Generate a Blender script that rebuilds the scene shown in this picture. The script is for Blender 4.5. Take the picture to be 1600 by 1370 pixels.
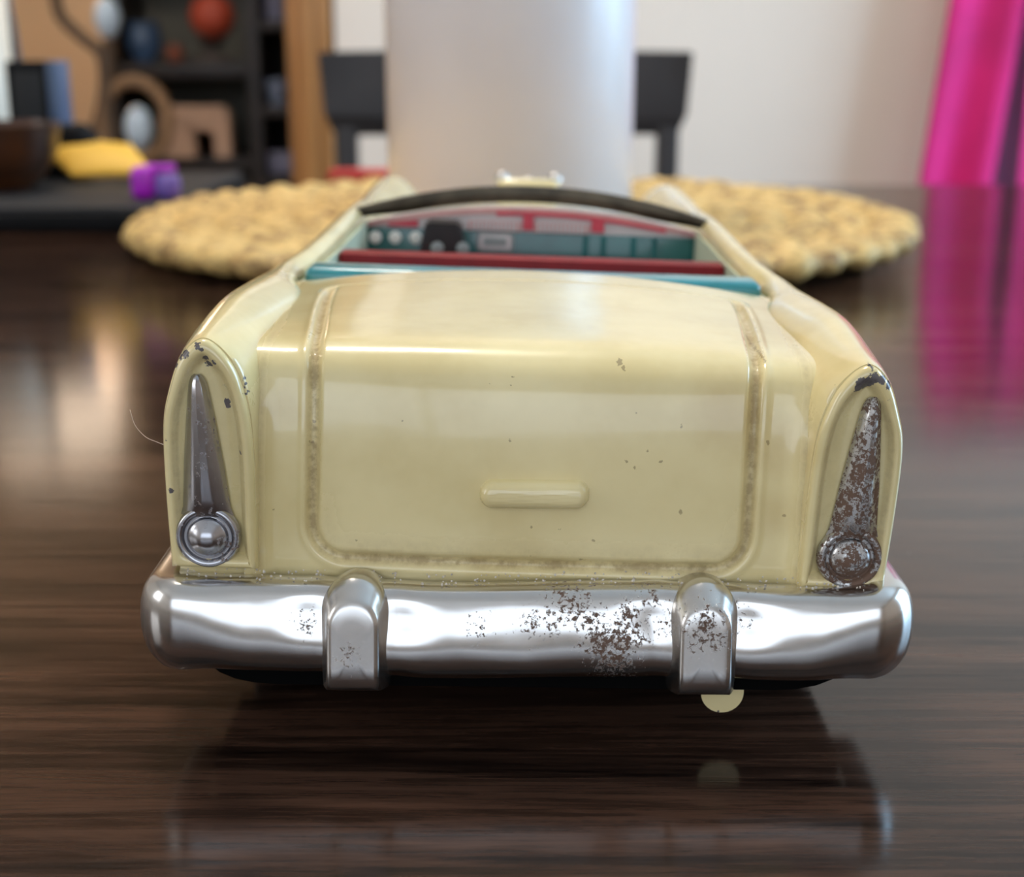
import bpy, bmesh, math, random
import numpy as np
from mathutils import Vector, Matrix, noise as mnoise

random.seed(7)
for o in list(bpy.data.objects):
    bpy.data.objects.remove(o)
scene = bpy.context.scene
COL = scene.collection

# ------------------------------------------------------------------ camera
F_PX, PITCH, CAM_H = 2200.0, math.radians(15.74), 0.0922
cam_d = bpy.data.cameras.new('camera')
cam_d.sensor_fit = 'HORIZONTAL'
cam_d.sensor_width = 36.0
cam_d.lens = F_PX / 1600.0 * 36.0
cam_d.clip_start = 0.005
cam_d.dof.use_dof = True
cam_d.dof.focus_distance = 0.182
cam_d.dof.aperture_fstop = 23.0
cam = bpy.data.objects.new('camera', cam_d)
COL.objects.link(cam)
cam.location = (0, 0, CAM_H)
cam.rotation_euler = (math.pi / 2 - PITCH, 0, 0)
scene.camera = cam

# ------------------------------------------------------------------ world, lights, exposure
world = bpy.data.worlds.new('world')
scene.world = world
world.use_nodes = True
wn = world.node_tree
bg = wn.nodes['Background']
bg.inputs[0].default_value = (0.62, 0.78, 1.0, 1)
bg.inputs[1].default_value = 1.5


def area_light(name, loc, rot, sx, sy, watts, color):
    l = bpy.data.lights.new(name, 'AREA')
    l.shape = 'RECTANGLE'
    l.size, l.size_y = sx, sy
    l.energy = watts
    l.color = color
    o = bpy.data.objects.new(name, l)
    COL.objects.link(o)
    o.location = loc
    o.rotation_euler = rot
    return o


R = math.radians
# daylight entering through the room's windows (openings are built in the walls below)
area_light('window_daylight_front', (-0.3, -2.52, 0.88), (R(90), 0, 0), 3.4, 1.4, 13, (1.0, 0.97, 0.93))
area_light('window_daylight_right', (2.12, 0.95, 0.35), (R(90), 0, R(90)), 1.6, 1.9, 66, (0.46, 0.73, 1.0))
area_light('window_daylight_left', (-2.42, -0.35, 0.85), (R(90), 0, R(-90)), 1.0, 1.1, 10, (1.0, 0.93, 0.84))

scene.view_settings.view_transform = 'Standard'
scene.view_settings.look = 'None'
scene.view_settings.gamma = 1.0
scene.view_settings.use_curve_mapping = False
scene.view_settings.exposure = 0.12


# ------------------------------------------------------------------ pixel helper: a ray through the photo met at distance Y
def at(x, y, Y):
    a = PITCH + math.atan((y - 685) / F_PX)
    z = CAM_H - Y * math.tan(a)
    zc = Y * math.cos(PITCH) + (CAM_H - z) * math.sin(PITCH)
    return Vector(((x - 800) * zc / F_PX, Y, z))


# ------------------------------------------------------------------ materials
def srgb(r, g, b):
    def c(v):
        v /= 255.0
        return v / 12.92 if v <= 0.04045 else ((v + 0.055) / 1.055) ** 2.4
    return (c(r), c(g), c(b), 1.0)


def new_mat(name):
    m = bpy.data.materials.new(name)
    m.use_nodes = True
    return m, m.node_tree, m.node_tree.nodes['Principled BSDF']


def L(nt, a, b):
    nt.links.new(a, b)


def texco(nt, scale=(1, 1, 1)):
    t = nt.nodes.new('ShaderNodeTexCoord')
    mp = nt.nodes.new('ShaderNodeMapping')
    mp.inputs['Scale'].default_value = scale
    L(nt, t.outputs['Object'], mp.inputs['Vector'])
    return mp.outputs['Vector']


def noise_node(nt, vec, scale, detail=4, rough=0.55, dist=0.0):
    n = nt.nodes.new('ShaderNodeTexNoise')
    n.inputs['Scale'].default_value = scale
    n.inputs['Detail'].default_value = detail
    n.inputs['Roughness'].default_value = rough
    n.inputs['Distortion'].default_value = dist
    L(nt, vec, n.inputs['Vector'])
    return n.outputs['Fac']


def mathn(nt, op, a, b=None, clamp=False):
    n = nt.nodes.new('ShaderNodeMath')
    n.operation = op
    n.use_clamp = clamp
    for i, v in enumerate((a, b)):
        if v is None:
            continue
        if isinstance(v, (int, float)):
            n.inputs[i].default_value = v
        else:
            L(nt, v, n.inputs[i])
    return n.outputs[0]


def step(nt, v, lo, hi, a=0.0, b=1.0):
    n = nt.nodes.new('ShaderNodeMapRange')
    n.interpolation_type = 'SMOOTHSTEP'
    n.inputs[1].default_value = lo
    n.inputs[2].default_value = hi
    n.inputs[3].default_value = a
    n.inputs[4].default_value = b
    L(nt, v, n.inputs[0])
    return n.outputs[0]


def mixc(nt, fac, a, b):
    n = nt.nodes.new('ShaderNodeMix')
    n.data_type = 'RGBA'
    for i, v in ((0, fac), (6, a), (7, b)):
        if isinstance(v, (tuple, list)):
            n.inputs[i].default_value = v
        elif isinstance(v, (int, float)):
            n.inputs[i].default_value = v
        else:
            L(nt, v, n.inputs[i])
    return n.outputs[2]


def bump(nt, bsdf, h, strength, dist):
    n = nt.nodes.new('ShaderNodeBump')
    n.inputs['Strength'].default_value = strength
    n.inputs['Distance'].default_value = dist
    L(nt, h, n.inputs['Height'])
    L(nt, n.outputs[0], bsdf.inputs['Normal'])


def spots(nt, vec, pts):
    """max over round spots of (radius - distance)"""
    cur = None
    for (p, r) in pts:
        d = nt.nodes.new('ShaderNodeVectorMath')
        d.operation = 'DISTANCE'
        L(nt, vec, d.inputs[0])
        d.inputs[1].default_value = p
        v = mathn(nt, 'SUBTRACT', r, d.outputs['Value'])
        cur = v if cur is None else mathn(nt, 'MAXIMUM', cur, v)
    return cur


def simple(name, col, rough=0.5, metal=0.0, vary=0.12, scale=8.0, bumpy=0.0, coat=0.0, spec=0.5, trans=0.0):
    m, nt, b = new_mat(name)
    v = texco(nt)
    n = noise_node(nt, v, scale, 5)
    dark = tuple(c * (1 - vary) for c in col[:3]) + (1,)
    lite = tuple(min(1, c * (1 + vary)) for c in col[:3]) + (1,)
    L(nt, mixc(nt, step(nt, n, 0.3, 0.7), dark, lite), b.inputs['Base Color'])
    b.inputs['Roughness'].default_value = rough
    b.inputs['Metallic'].default_value = metal
    b.inputs['Coat Weight'].default_value = coat
    b.inputs['Specular IOR Level'].default_value = spec
    b.inputs['Transmission Weight'].default_value = trans
    if bumpy:
        bump(nt, b, n, bumpy, 0.3 / scale)
    return m


# ------------------------------------------------------------------ mesh helpers
def link(name, me, mat, parent=None, smooth=True, angle=40, loc=None):
    o = bpy.data.objects.new(name, me)
    COL.objects.link(o)
    if mat:
        me.materials.append(mat)
    if smooth:
        me.shade_smooth()
        me.set_sharp_from_angle(angle=R(angle))
    if parent:
        o.parent = parent
    if loc is not None:
        o.location = loc
    return o


def tag(o, label, cat, group=None, kind=None):
    if label:
        o['label'] = label
    if cat:
        o['category'] = cat
    if group:
        o['group'] = group
    if kind:
        o['kind'] = kind
    return o


def struct(o):
    o['kind'] = 'structure'
    return o


def empty(name, loc):
    o = bpy.data.objects.new(name, None)
    o.empty_display_size = 0.02
    COL.objects.link(o)
    o.location = loc
    return o


def mesh_from(vs, fs):
    me = bpy.data.meshes.new('m')
    me.from_pydata([tuple(v) for v in vs], [], fs)
    bm = bmesh.new()
    bm.from_mesh(me)
    bmesh.ops.recalc_face_normals(bm, faces=bm.faces)
    bm.to_mesh(me)
    bm.free()
    me.update()
    return me


class MB:
    def __init__(s):
        s.bm = bmesh.new()

    def box(s, c, size, bev=0.0, rot=None, seg=2):
        r = bmesh.ops.create_cube(s.bm, size=1.0)
        vs = r['verts']
        bmesh.ops.scale(s.bm, verts=vs, vec=size)
        if bev:
            es = list({e for v in vs for e in v.link_edges})
            g = bmesh.ops.bevel(s.bm, geom=es, offset=bev, segments=seg, affect='EDGES', profile=0.5)
            vs = list({v for f in g['faces'] for v in f.verts} | {v for v in vs if v.is_valid})
        if rot is not None:
            bmesh.ops.rotate(s.bm, verts=vs, cent=(0, 0, 0), matrix=rot)
        bmesh.ops.translate(s.bm, verts=vs, vec=c)
        return s

    def b2(s, lo, hi, bev=0.0):
        lo, hi = Vector(lo), Vector(hi)
        return s.box((lo + hi) / 2, hi - lo, bev)

    def lathe(s, prof, c=(0, 0, 0), n=32, axis=None):
        rings = []
        for (r, z) in prof:
            rings.append([s.bm.verts.new((r * math.cos(2 * math.pi * k / n), r * math.sin(2 * math.pi * k / n), z)) for k in range(n)])
        for a, b in zip(rings, rings[1:]):
            for k in range(n):
                s.bm.faces.new((a[k], a[(k + 1) % n], b[(k + 1) % n], b[k]))
        for rg in (rings[0], rings[-1]):
            s.bm.faces.new(rg)
        vs = [v for rg in rings for v in rg]
        if axis is not None:
            bmesh.ops.rotate(s.bm, verts=vs, cent=(0, 0, 0), matrix=Vector((0, 0, 1)).rotation_difference(Vector(axis)).to_matrix())
        bmesh.ops.translate(s.bm, verts=vs, vec=c)
        return s

    def tube(s, pts, rad, n=10, closed=False):
        pts = [Vector(p) for p in pts]
        m = len(pts)
        rings = []
        up = Vector((0.123, 0.31, 0.94)).normalized()
        for i, p in enumerate(pts):
            if closed:
                t = pts[(i + 1) % m] - pts[i - 1]
            else:
                t = pts[min(i + 1, m - 1)] - pts[max(i - 1, 0)]
            t.normalize()
            a = t.cross(up)
            if a.length < 1e-4:
                a = t.orthogonal()
            a.normalize()
            b = t.cross(a)
            r = rad[i] if isinstance(rad, (list, tuple)) else rad
            rings.append([s.bm.verts.new(p + a * (r * math.cos(2 * math.pi * k / n)) + b * (r * math.sin(2 * math.pi * k / n))) for k in range(n)])
        rr = range(m) if closed else range(m - 1)
        for i in rr:
            A, B = rings[i], rings[(i + 1) % m]
            for k in range(n):
                s.bm.faces.new((A[k], A[(k + 1) % n], B[(k + 1) % n], B[k]))
        if not closed:
            s.bm.faces.new(rings[0])
            s.bm.faces.new(rings[-1])
        return s

    def sphere(s, c, r, sc=(1, 1, 1), u=24, v=16):
        g = bmesh.ops.create_uvsphere(s.bm, u_segments=u, v_segments=v, radius=r)
        bmesh.ops.scale(s.bm, verts=g['verts'], vec=sc)
        bmesh.ops.translate(s.bm, verts=g['verts'], vec=c)
        return s

    def prism(s, poly, d0, d1, plane='xz'):
        def P(q, d):
            return (q[0], d, q[1]) if plane == 'xz' else (q[0], q[1], d) if plane == 'xy' else (d, q[0], q[1])
        a = [s.bm.verts.new(P(q, d0)) for q in poly]
        b = [s.bm.verts.new(P(q, d1)) for q in poly]
        s.bm.faces.new(a)
        s.bm.faces.new(b)
        n = len(poly)
        for k in range(n):
            s.bm.faces.new((a[k], a[(k + 1) % n], b[(k + 1) % n], b[k]))
        return s

    def build(s, name, mat, parent=None, smooth=True, angle=40, loc=None, xf=None):
        bmesh.ops.recalc_face_normals(s.bm, faces=s.bm.faces)
        if xf:
            for v in s.bm.verts:
                v.co = xf(v.co)
        me = bpy.data.meshes.new(name)
        s.bm.to_mesh(me)
        s.bm.free()
        return link(name, me, mat, parent, smooth, angle, loc)


def cat(pts, n, closed=False):
    """Catmull-Rom through rows of pts, n samples, even in the key index"""
    P = np.asarray(pts, float)
    m = len(P)
    ts = np.linspace(0, m - 1, n)
    out = []
    for t in ts:
        i = min(int(t), m - 2)
        u = t - i
        p1, p2 = P[i], P[i + 1]
        p0 = P[i - 1] if i > 0 else 2 * p1 - p2
        p3 = P[i + 2] if i + 2 < m else 2 * p2 - p1
        out.append(0.5 * (2 * p1 + (p2 - p0) * u + (2 * p0 - 5 * p1 + 4 * p2 - p3) * u * u + (3 * p1 - p0 - 3 * p2 + p3) * u ** 3))
    return np.array(out)


def even(pts, n):
    """resample a polyline evenly by length"""
    P = np.asarray(pts, float)
    d = np.r_[0, np.cumsum(np.linalg.norm(np.diff(P, axis=0), axis=1))]
    t = np.linspace(0, d[-1], n)
    return np.stack([np.interp(t, d, P[:, k]) for k in range(P.shape[1])], 1)


def sm(a, b, v):
    t = np.clip((np.asarray(v, float) - a) / (b - a), 0, 1)
    return t * t * (3 - 2 * t)


# ================================================================== ROOM
FLOOR = -0.75
CEIL = 1.72
BACK = 2.05      # the pale wall behind the dining chair
FAR = 3.3        # wall of the next room, seen through the doorway
m_wall = simple('pale_wall_paint', srgb(222, 207, 192), 0.9, vary=0.02, scale=3)
m_far = simple('tan_wall_paint', srgb(186, 168, 142), 0.9, vary=0.03, scale=3)
m_ceil = simple('ceiling_paint', srgb(232, 230, 226), 0.95, vary=0.02, scale=3)
m_floor = simple('floor_wood', srgb(120, 92, 66), 0.5, vary=0.2, scale=6)
m_trim = None


def wood_mat(name, c1, c2, scale, rough=0.4, coat=0.0, axis=0):
    m, nt, b = new_mat(name)
    sc = [8, 8, 8]
    sc[axis] = 0.5
    v = texco(nt, tuple(sc))
    n = noise_node(nt, v, scale, 7, 0.65, 0.4)
    L(nt, mixc(nt, step(nt, n, 0.3, 0.72), c1, c2), b.inputs['Base Color'])
    b.inputs['Roughness'].default_value = rough
    b.inputs['Coat Weight'].default_value = coat
    return m


m_trim = wood_mat('honey_oak', srgb(122, 78, 38), srgb(176, 122, 68), 3.0, 0.35, 0.3, axis=2)
m_white_frame = simple('white_window_paint', srgb(236, 236, 234), 0.5, vary=0.02)

WL, WR, WF = -2.35, 2.05, -2.45
T = 0.1
DOOR_L, DOOR_R = -1.15, -0.248   # doorway in the back wall


def wall(name, mat, *boxes):
    mb = MB()
    for lo, hi in boxes:
        mb.b2(lo, hi)
    return struct(mb.build(name, mat, smooth=False))


wall('floor', m_floor, ((WL - T, WF - T, FLOOR - 0.1), (WR + T, FAR + T, FLOOR)))
wall('ceiling', m_ceil, ((WL - T, WF - T, CEIL), (WR + T, FAR + T, CEIL + 0.1)))
wall('wall_back', m_wall, ((DOOR_R, BACK, FLOOR), (WR + T, BACK + T, CEIL)),
     ((WL, BACK, FLOOR), (DOOR_L, BACK + T, CEIL)), ((DOOR_L, BACK, 1.35), (DOOR_R, BACK + T, CEIL)))
wall('wall_far', m_far, ((WL - T, FAR, FLOOR), (WR + T, FAR + T, CEIL)))


def wall_with_window(name, axis, pos, a0, a1, w0, w1, z0, z1, mat, out):
    """a wall across [a0,a1] with an opening [w0,w1]x[z0,z1]"""
    p0, p1 = sorted((pos, pos + out * T))
    def bx(u0, u1, v0, v1):
        if axis == 'y':
            return ((u0, p0, v0), (u1, p1, v1))
        return ((p0, u0, v0), (p1, u1, v1))
    return wall(name, mat, bx(a0, w0, FLOOR, CEIL), bx(w1, a1, FLOOR, CEIL), bx(w0, w1, FLOOR, z0), bx(w0, w1, z1, CEIL))


def window(name, axis, pos, w0, w1, z0, z1, out):
    mb = MB()
    f = 0.045
    q0, q1 = sorted((pos + out * 0.01, pos + out * 0.055))
    def bx(u0, u1, v0, v1):
        if axis == 'y':
            mb.b2((u0, q0, v0), (u1, q1, v1))
        else:
            mb.b2((q0, u0, v0), (q1, u1, v1))
    bx(w0, w0 + f, z0, z1)
    bx(w1 - f, w1, z0, z1)
    bx(w0 + f, w1 - f, z0, z0 + f)
    bx(w0 + f, w1 - f, z1 - f, z1)
    c = (w0 + w1) / 2
    bx(c - 0.02, c + 0.02, z0 + f, z1 - f)
    return struct(mb.build(name, m_white_frame, smooth=False))


wall_with_window('wall_front', 'y', WF, WL - T, WR + T, -2.0, 1.4, 0.18, 1.58, m_wall, -1)
window('window_1', 'y', WF, -2.0, 1.4, 0.18, 1.58, -1)
wall_with_window('wall_right', 'x', WR, WF, FAR, 0.15, 1.75, -0.62, 1.32, m_wall, 1)
window('window_2', 'x', WR, 0.15, 1.75, -0.62, 1.32, 1)
wall_with_window('wall_left', 'x', WL, WF, FAR, -0.85, 0.15, 0.3, 1.4, m_wall, -1)
window('window_3', 'x', WL, -0.85, 0.15, 0.3, 1.4, -1)
# oak casing of the doorway
c0 = at(447, 200, 2.0).x
c1 = at(519, 200, 2.03).x
struct(MB().b2((c0, BACK - 0.02, FLOOR), (c1, BACK + T + 0.02, 1.40), 0.004).b2((c0 + 0.02, BACK - 0.028, FLOOR), (c1 - 0.02, BACK - 0.02, 1.40), 0.003).build('trim_1', m_trim))
struct(MB().b2((DOOR_L - 0.02, BACK - 0.02, FLOOR), (DOOR_L + 0.05, BACK + T + 0.02, 1.40), 0.004).build('trim_2', m_trim))
struct(MB().b2((DOOR_L + 0.05, BACK - 0.02, 1.33), (c0, BACK + T + 0.02, 1.40), 0.004).build('trim_3', m_trim))

m_lampbase = simple('white_lamp_metal', srgb(230, 228, 224), 0.4, vary=0.02)
def lamp_glass(name, strength, color):
    m, nt, b = new_mat(name)
    b.inputs['Base Color'].default_value = (0.9, 0.9, 0.88, 1)
    b.inputs['Roughness'].default_value = 0.4
    b.inputs['Emission Color'].default_value = color
    b.inputs['Emission Strength'].default_value = strength
    return m


def ceiling_lamp(x, y, w, d, strength, color, label):
    t = empty('ceiling_light', (x, y, CEIL))
    tag(t, label, 'ceiling light')
    MB().box((0, 0, -0.015), (w + 0.05, d + 0.05, 0.03), 0.006).build('lamp_housing', m_lampbase, t)
    MB().box((0, 0, -0.042), (w, d, 0.024), 0.01, seg=3).build('lamp_diffuser', lamp_glass('lit_diffuser', strength, color), t)


ceiling_lamp(-0.24, 1.0, 0.40, 0.32, 48, (1.0, 0.90, 0.78, 1), 'square white ceiling light above the dining table')
ceiling_lamp(-1.95, 2.7, 0.34, 0.30, 30, (1.0, 0.92, 0.82, 1), 'added unseen ceiling light brightening the next room by the tan wall')  # unseen lamp, added to brighten the tan wall and bookcase area

# ================================================================== TABLE
def table_mat():
    m, nt, b = new_mat('dark_wood_laminate')
    v = texco(nt, (1.6, 16, 16))
    n1 = noise_node(nt, v, 5.0, 8, 0.7, 0.6)
    v2 = texco(nt, (4, 90, 40))
    n2 = noise_node(nt, v2, 6.0, 6, 0.7, 0.3)
    f = mathn(nt, 'ADD', mathn(nt, 'MULTIPLY', n1, 0.6), mathn(nt, 'MULTIPLY', n2, 0.4))
    c = mixc(nt, step(nt, f, 0.36, 0.64), srgb(16, 11, 9), srgb(78, 55, 43))
    # settled white dust specks
    vo = nt.nodes.new('ShaderNodeTexVoronoi')
    vo.inputs['Scale'].default_value = 70
    L(nt, texco(nt), vo.inputs['Vector'])
    d = step(nt, vo.outputs['Distance'], 0.016, 0.008)
    k = nt.nodes.new('ShaderNodeSeparateColor')
    L(nt, vo.outputs['Color'], k.inputs[0])
    d = mathn(nt, 'MULTIPLY', d, step(nt, k.outputs[0], 0.7, 0.75))
    c = mixc(nt, mathn(nt, 'MULTIPLY', d, 0.5), c, srgb(200, 195, 188))
    L(nt, c, b.inputs['Base Color'])
    L(nt, step(nt, n2, 0.2, 0.8, 0.09, 0.16), b.inputs['Roughness'])
    b.inputs['Specular IOR Level'].default_value = 0.32
    bump(nt, b, n2, 0.06, 0.0004)
    return m


m_table = table_mat()
TX0, TX1, TY0, TY1 = -0.95, 1.0, -0.45, 0.955
table = empty('dining_table', (0.02, 0.25, FLOOR))
tag(table, 'dark brown wood dining table with glossy grained top under the toy car', 'table')
def tl(p):
    return Vector(p) - table.location
MB().b2(tl((TX0, TY0, -0.032)), tl((TX1, TY1, 0.0)), 0.003).build('tabletop', m_table, table)
for sx in (TX0 + 0.08, TX1 - 0.08):
    for sy in (TY0 + 0.08, TY1 - 0.08):
        MB().b2(tl((sx - 0.035, sy - 0.035, FLOOR)), tl((sx + 0.035, sy + 0.035, -0.032)), 0.004).build('leg', m_table, table)
for y in (TY0 + 0.08, TY1 - 0.08):
    MB().b2(tl((TX0 + 0.115, y - 0.012, -0.12)), tl((TX1 - 0.115, y + 0.012, -0.032))).build('apron', m_table, table)
for x in (TX0 + 0.08, TX1 - 0.08):
    MB().b2(tl((x - 0.012, TY0 + 0.115, -0.12)), tl((x + 0.012, TY1 - 0.115, -0.032))).build('apron', m_table, table)

# ================================================================== TOY CAR
CX, YAW = 0.0021, 0.0085
def TT(roll):
    s, c = math.sin(R(roll)), math.cos(R(roll))
    def f(p):
        x, y, z = p[0], p[1], p[2]
        return Vector((CX + x * c + (z - 0.02) * s + (y - 0.18) * YAW, y, z * c + 0.02 * (1 - c) - x * s)) - ORG
    return f
ORG = Vector((CX, 0.29, 0.0))
body_xf = TT(2.0)
_bx = TT(0.75)
bump_xf = lambda p: _bx((p[0], p[1], p[2] - 0.0003))
flat_xf = TT(0.0)
car = empty('toy_car', ORG)
tag(car, 'worn cream tin toy convertible car with chrome rear bumper on the dark table', 'toy car')


def cpt(x, y, Y):
    return at(x, y, Y) - ORG


PXM = 8.3e-5


def paint_mat(name, col):
    m, nt, b = new_mat(name)
    v = texco(nt)
    n = noise_node(nt, v, 60, 4)
    lite = tuple(min(1, c * 1.05) for c in col[:3]) + (1,)
    drk = (col[0] * 0.93, col[1] * 0.9, col[2] * 0.82, 1)
    c = mixc(nt, step(nt, n, 0.35, 0.7), lite, drk)
    # grime that has settled in the pressed grooves and seams
    at_ = nt.nodes.new('ShaderNodeAttribute')
    at_.attribute_name = 'dirt'
    dn = noise_node(nt, v, 900, 5, 0.7)
    dn2 = noise_node(nt, v, 160, 4, 0.6)
    dm = mathn(nt, 'MULTIPLY', at_.outputs['Fac'], mathn(nt, 'ADD', step(nt, dn, 0.35, 0.75), step(nt, dn2, 0.3, 0.7)), True)
    c = mixc(nt, mathn(nt, 'MULTIPLY', dm, 0.62), c, srgb(132, 104, 66))
    # ageing blotches
    vs_ = nt.nodes.new('ShaderNodeVectorMath')
    vs_.operation = 'MULTIPLY'
    vs_.inputs[1].default_value = (1, 0, 1)
    L(nt, v, vs_.inputs[0])
    def fl(x, y):
        p = cpt(x, y, 0.181)
        return (p.x, 0, p.z)
    bl = spots(nt, vs_.outputs[0], [(fl(1130, 640), 60 * PXM), (fl(1215, 700), 40 * PXM), (fl(1210, 800), 35 * PXM), (fl(440, 640), 30 * PXM)])
    blm = step(nt, mathn(nt, 'ADD', bl, mathn(nt, 'MULTIPLY', mathn(nt, 'SUBTRACT', dn2, 0.5), 0.006)), -0.003, 0.005)
    c = mixc(nt, mathn(nt, 'MULTIPLY', blm, 0.3), c, srgb(176, 138, 74))
    # small scratches and specks on the rear face
    sp = [(686, 511, 4), (994, 643, 4), (1063, 663, 4), (800, 590, 3), (765, 600, 3), (798, 602, 3), (970, 572, 7), (975, 580, 5),
          (1000, 545, 4), (1012, 548, 4), (905, 862, 4), (830, 812, 3), (872, 815, 4), (925, 832, 4), (990, 725, 5), (978, 715, 3), (1030, 715, 4),
          (1200, 690, 5), (1205, 575, 4), (630, 655, 3), (490, 660, 4), (488, 690, 5), (1010, 700, 4), (796, 683, 4), (1060, 790, 5), (1222, 800, 3), (430, 790, 4), (560, 835, 3)]
    sv = spots(nt, vs_.outputs[0], [(fl(x, y), r * PXM * 0.8) for x, y, r in sp if y > 560])
    dn3 = noise_node(nt, v, 1700, 3, 0.6)
    svm = step(nt, mathn(nt, 'ADD', sv, mathn(nt, 'MULTIPLY', mathn(nt, 'SUBTRACT', dn3, 0.55), 0.0011)), -0.00001, 0.00006)
    c = mixc(nt, mathn(nt, 'MULTIPLY', svm, 0.55), c, srgb(110, 86, 52))
    # random fine pits
    vo = nt.nodes.new('ShaderNodeTexVoronoi')
    vo.inputs['Scale'].default_value = 330
    L(nt, v, vo.inputs['Vector'])
    k = nt.nodes.new('ShaderNodeSeparateColor')
    L(nt, vo.outputs['Color'], k.inputs[0])
    pit = mathn(nt, 'MULTIPLY', step(nt, vo.outputs['Distance'], 0.075, 0.04), step(nt, k.outputs[1], 0.9, 0.92))
    c = mixc(nt, mathn(nt, 'MULTIPLY', pit, 0.5), c, srgb(120, 95, 60))
    # paint chipped to bare tin at the fin tips
    ch = [(310, 543, 5), (318, 549, 4), (290, 556, 6), (280, 562, 5), (272, 575, 5), (268, 582, 3), (322, 562, 5), (325, 573, 6), (336, 569, 4),
          (351, 607, 3), (353, 634, 5), (356, 641, 4), (380, 597, 4), (382, 608, 4), (384, 620, 4), (268, 768, 4), (262, 690, 3), (375, 712, 3),
          (1345, 602, 9), (1355, 600, 9), (1365, 594, 8), (1377, 596, 7), (1387, 605, 6), (1340, 610, 6), (1284, 632, 4), (1283, 645, 4), (1282, 655, 3), (1360, 577, 4), (1386, 626, 3), (1382, 915, 4), (1093, 1086, 3), (1152, 1088, 3), (1118, 1108, 4), (1130, 1107, 3)]
    pts = []
    sq = nt.nodes.new('ShaderNodeVectorMath')
    sq.operation = 'MULTIPLY'
    sq.inputs[1].default_value = (1, 0.25, 1)
    L(nt, v, sq.inputs[0])
    for x, y, r in ch:
        p = cpt(x, y - 4, 0.1766)
        pts.append(((p.x, p.y * 0.25, p.z), r * PXM * 1.3))
    cv = spots(nt, sq.outputs[0], pts)
    chm = step(nt, mathn(nt, 'ADD', cv, mathn(nt, 'MULTIPLY', mathn(nt, 'SUBTRACT', dn3, 0.58), 0.0012)), 0.0, 0.00008)
    c = mixc(nt, chm, c, mixc(nt, dn, srgb(58, 50, 46), srgb(128, 122, 122)))
    L(nt, c, b.inputs['Base Color'])
    rgh = mathn(nt, 'ADD', 0.26, mathn(nt, 'MULTIPLY', dm, 0.4))
    L(nt, rgh, b.inputs['Roughness'])
    cw = mathn(nt, 'SUBTRACT', 1.0, mathn(nt, 'MAXIMUM', mathn(nt, 'MULTIPLY', dm, 0.8), chm), True)
    L(nt, mathn(nt, 'MULTIPLY', cw, 0.8), b.inputs['Coat Weight'])
    b.inputs['Coat Roughness'].default_value = 0.06
    hh = mathn(nt, 'SUBTRACT', mathn(nt, 'MULTIPLY', n, 0.5), chm)
    bump(nt, b, hh, 0.25, 0.0003)
    return m


m_paint = paint_mat('cream_enamel', srgb(231, 214, 160))


def chrome_mat(name, rust_pts=(), cover=0.0, tint=(205, 203, 200), rough=0.16):
    m, nt, b = new_mat(name)
    v = texco(nt)
    n1 = noise_node(nt, v, 1500, 6, 0.75)
    n2 = noise_node(nt, v, 260, 5, 0.65)
    mask = None
    if rust_pts:
        fl_ = nt.nodes.new('ShaderNodeVectorMath')
        fl_.operation = 'MULTIPLY'
        fl_.inputs[1].default_value = (1, 0.2, 1)
        L(nt, v, fl_.inputs[0])
        s = spots(nt, fl_.outputs[0], [((p[0], p[1] * 0.2, p[2]), r * 1.1) for p, r in rust_pts])
        mask = step(nt, mathn(nt, 'ADD', mathn(nt, 'MULTIPLY', s, 240.0), mathn(nt, 'MULTIPLY', mathn(nt, 'SUBTRACT', n1, 0.53), 5.0)), -0.05, 0.3)
    if cover:
        cm = step(nt, mathn(nt, 'ADD', mathn(nt, 'MULTIPLY', n1, 0.6), mathn(nt, 'MULTIPLY', n2, 0.4)), 0.64 - cover * 0.28, 0.68 - cover * 0.28)
        mask = cm if mask is None else mathn(nt, 'MAXIMUM', mask, cm)
    base = srgb(*tint)
    if mask is not None:
        L(nt, mixc(nt, mask, base, mixc(nt, n2, srgb(66, 48, 40), srgb(132, 104, 86))), b.inputs['Base Color'])
        L(nt, mathn(nt, 'SUBTRACT', 1.0, mathn(nt, 'MULTIPLY', mask, 0.85)), b.inputs['Metallic'])
        L(nt, mathn(nt, 'ADD', mathn(nt, 'ADD', rough, mathn(nt, 'MULTIPLY', n2, 0.1)), mathn(nt, 'MULTIPLY', mask, 0.45)), b.inputs['Roughness'])
        bump(nt, b, mask, 0.4, 0.00015)
    else:
        b.inputs['Base Color'].default_value = base
        b.inputs['Metallic'].default_value = 1.0
        L(nt, mathn(nt, 'ADD', rough, mathn(nt, 'MULTIPLY', n2, 0.1)), b.inputs['Roughness'])
    return m


def rp(lst, Y):
    return [(tuple(cpt(x, y, Y)), r * PXM) for x, y, r in lst]


m_bumper = chrome_mat('worn_chrome_bumper', rp([(880, 945, 14), (905, 955, 16), (925, 975, 14), (940, 1003, 22), (975, 1000, 24), (990, 985, 14), (960, 1030, 24),
                                                (985, 965, 12), (1045, 985, 8), (1020, 945, 8), (835, 980, 6), (865, 978, 8), (745, 985, 2), (480, 985, 1), (1165, 970, 1)], 0.1695), rough=0.14)
m_guard = chrome_mat('worn_chrome_guard', rp([(1108, 985, 18), (1118, 1000, 14), (1095, 1000, 10), (545, 1030, 3)], 0.1665), rough=0.2)
m_lightL = chrome_mat('chrome_fin_lamp', cover=0.22, tint=(178, 178, 182), rough=0.2)
m_lightR = chrome_mat('corroded_chrome_fin_lamp', cover=0.62, tint=(196, 196, 196), rough=0.24)
m_black = simple('black_chassis_paint', (0.004, 0.004, 0.004, 1), 1.0, vary=0.1, spec=0.0)
m_dark_in = simple('dark_interior', srgb(40, 38, 36), 0.7)
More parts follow.
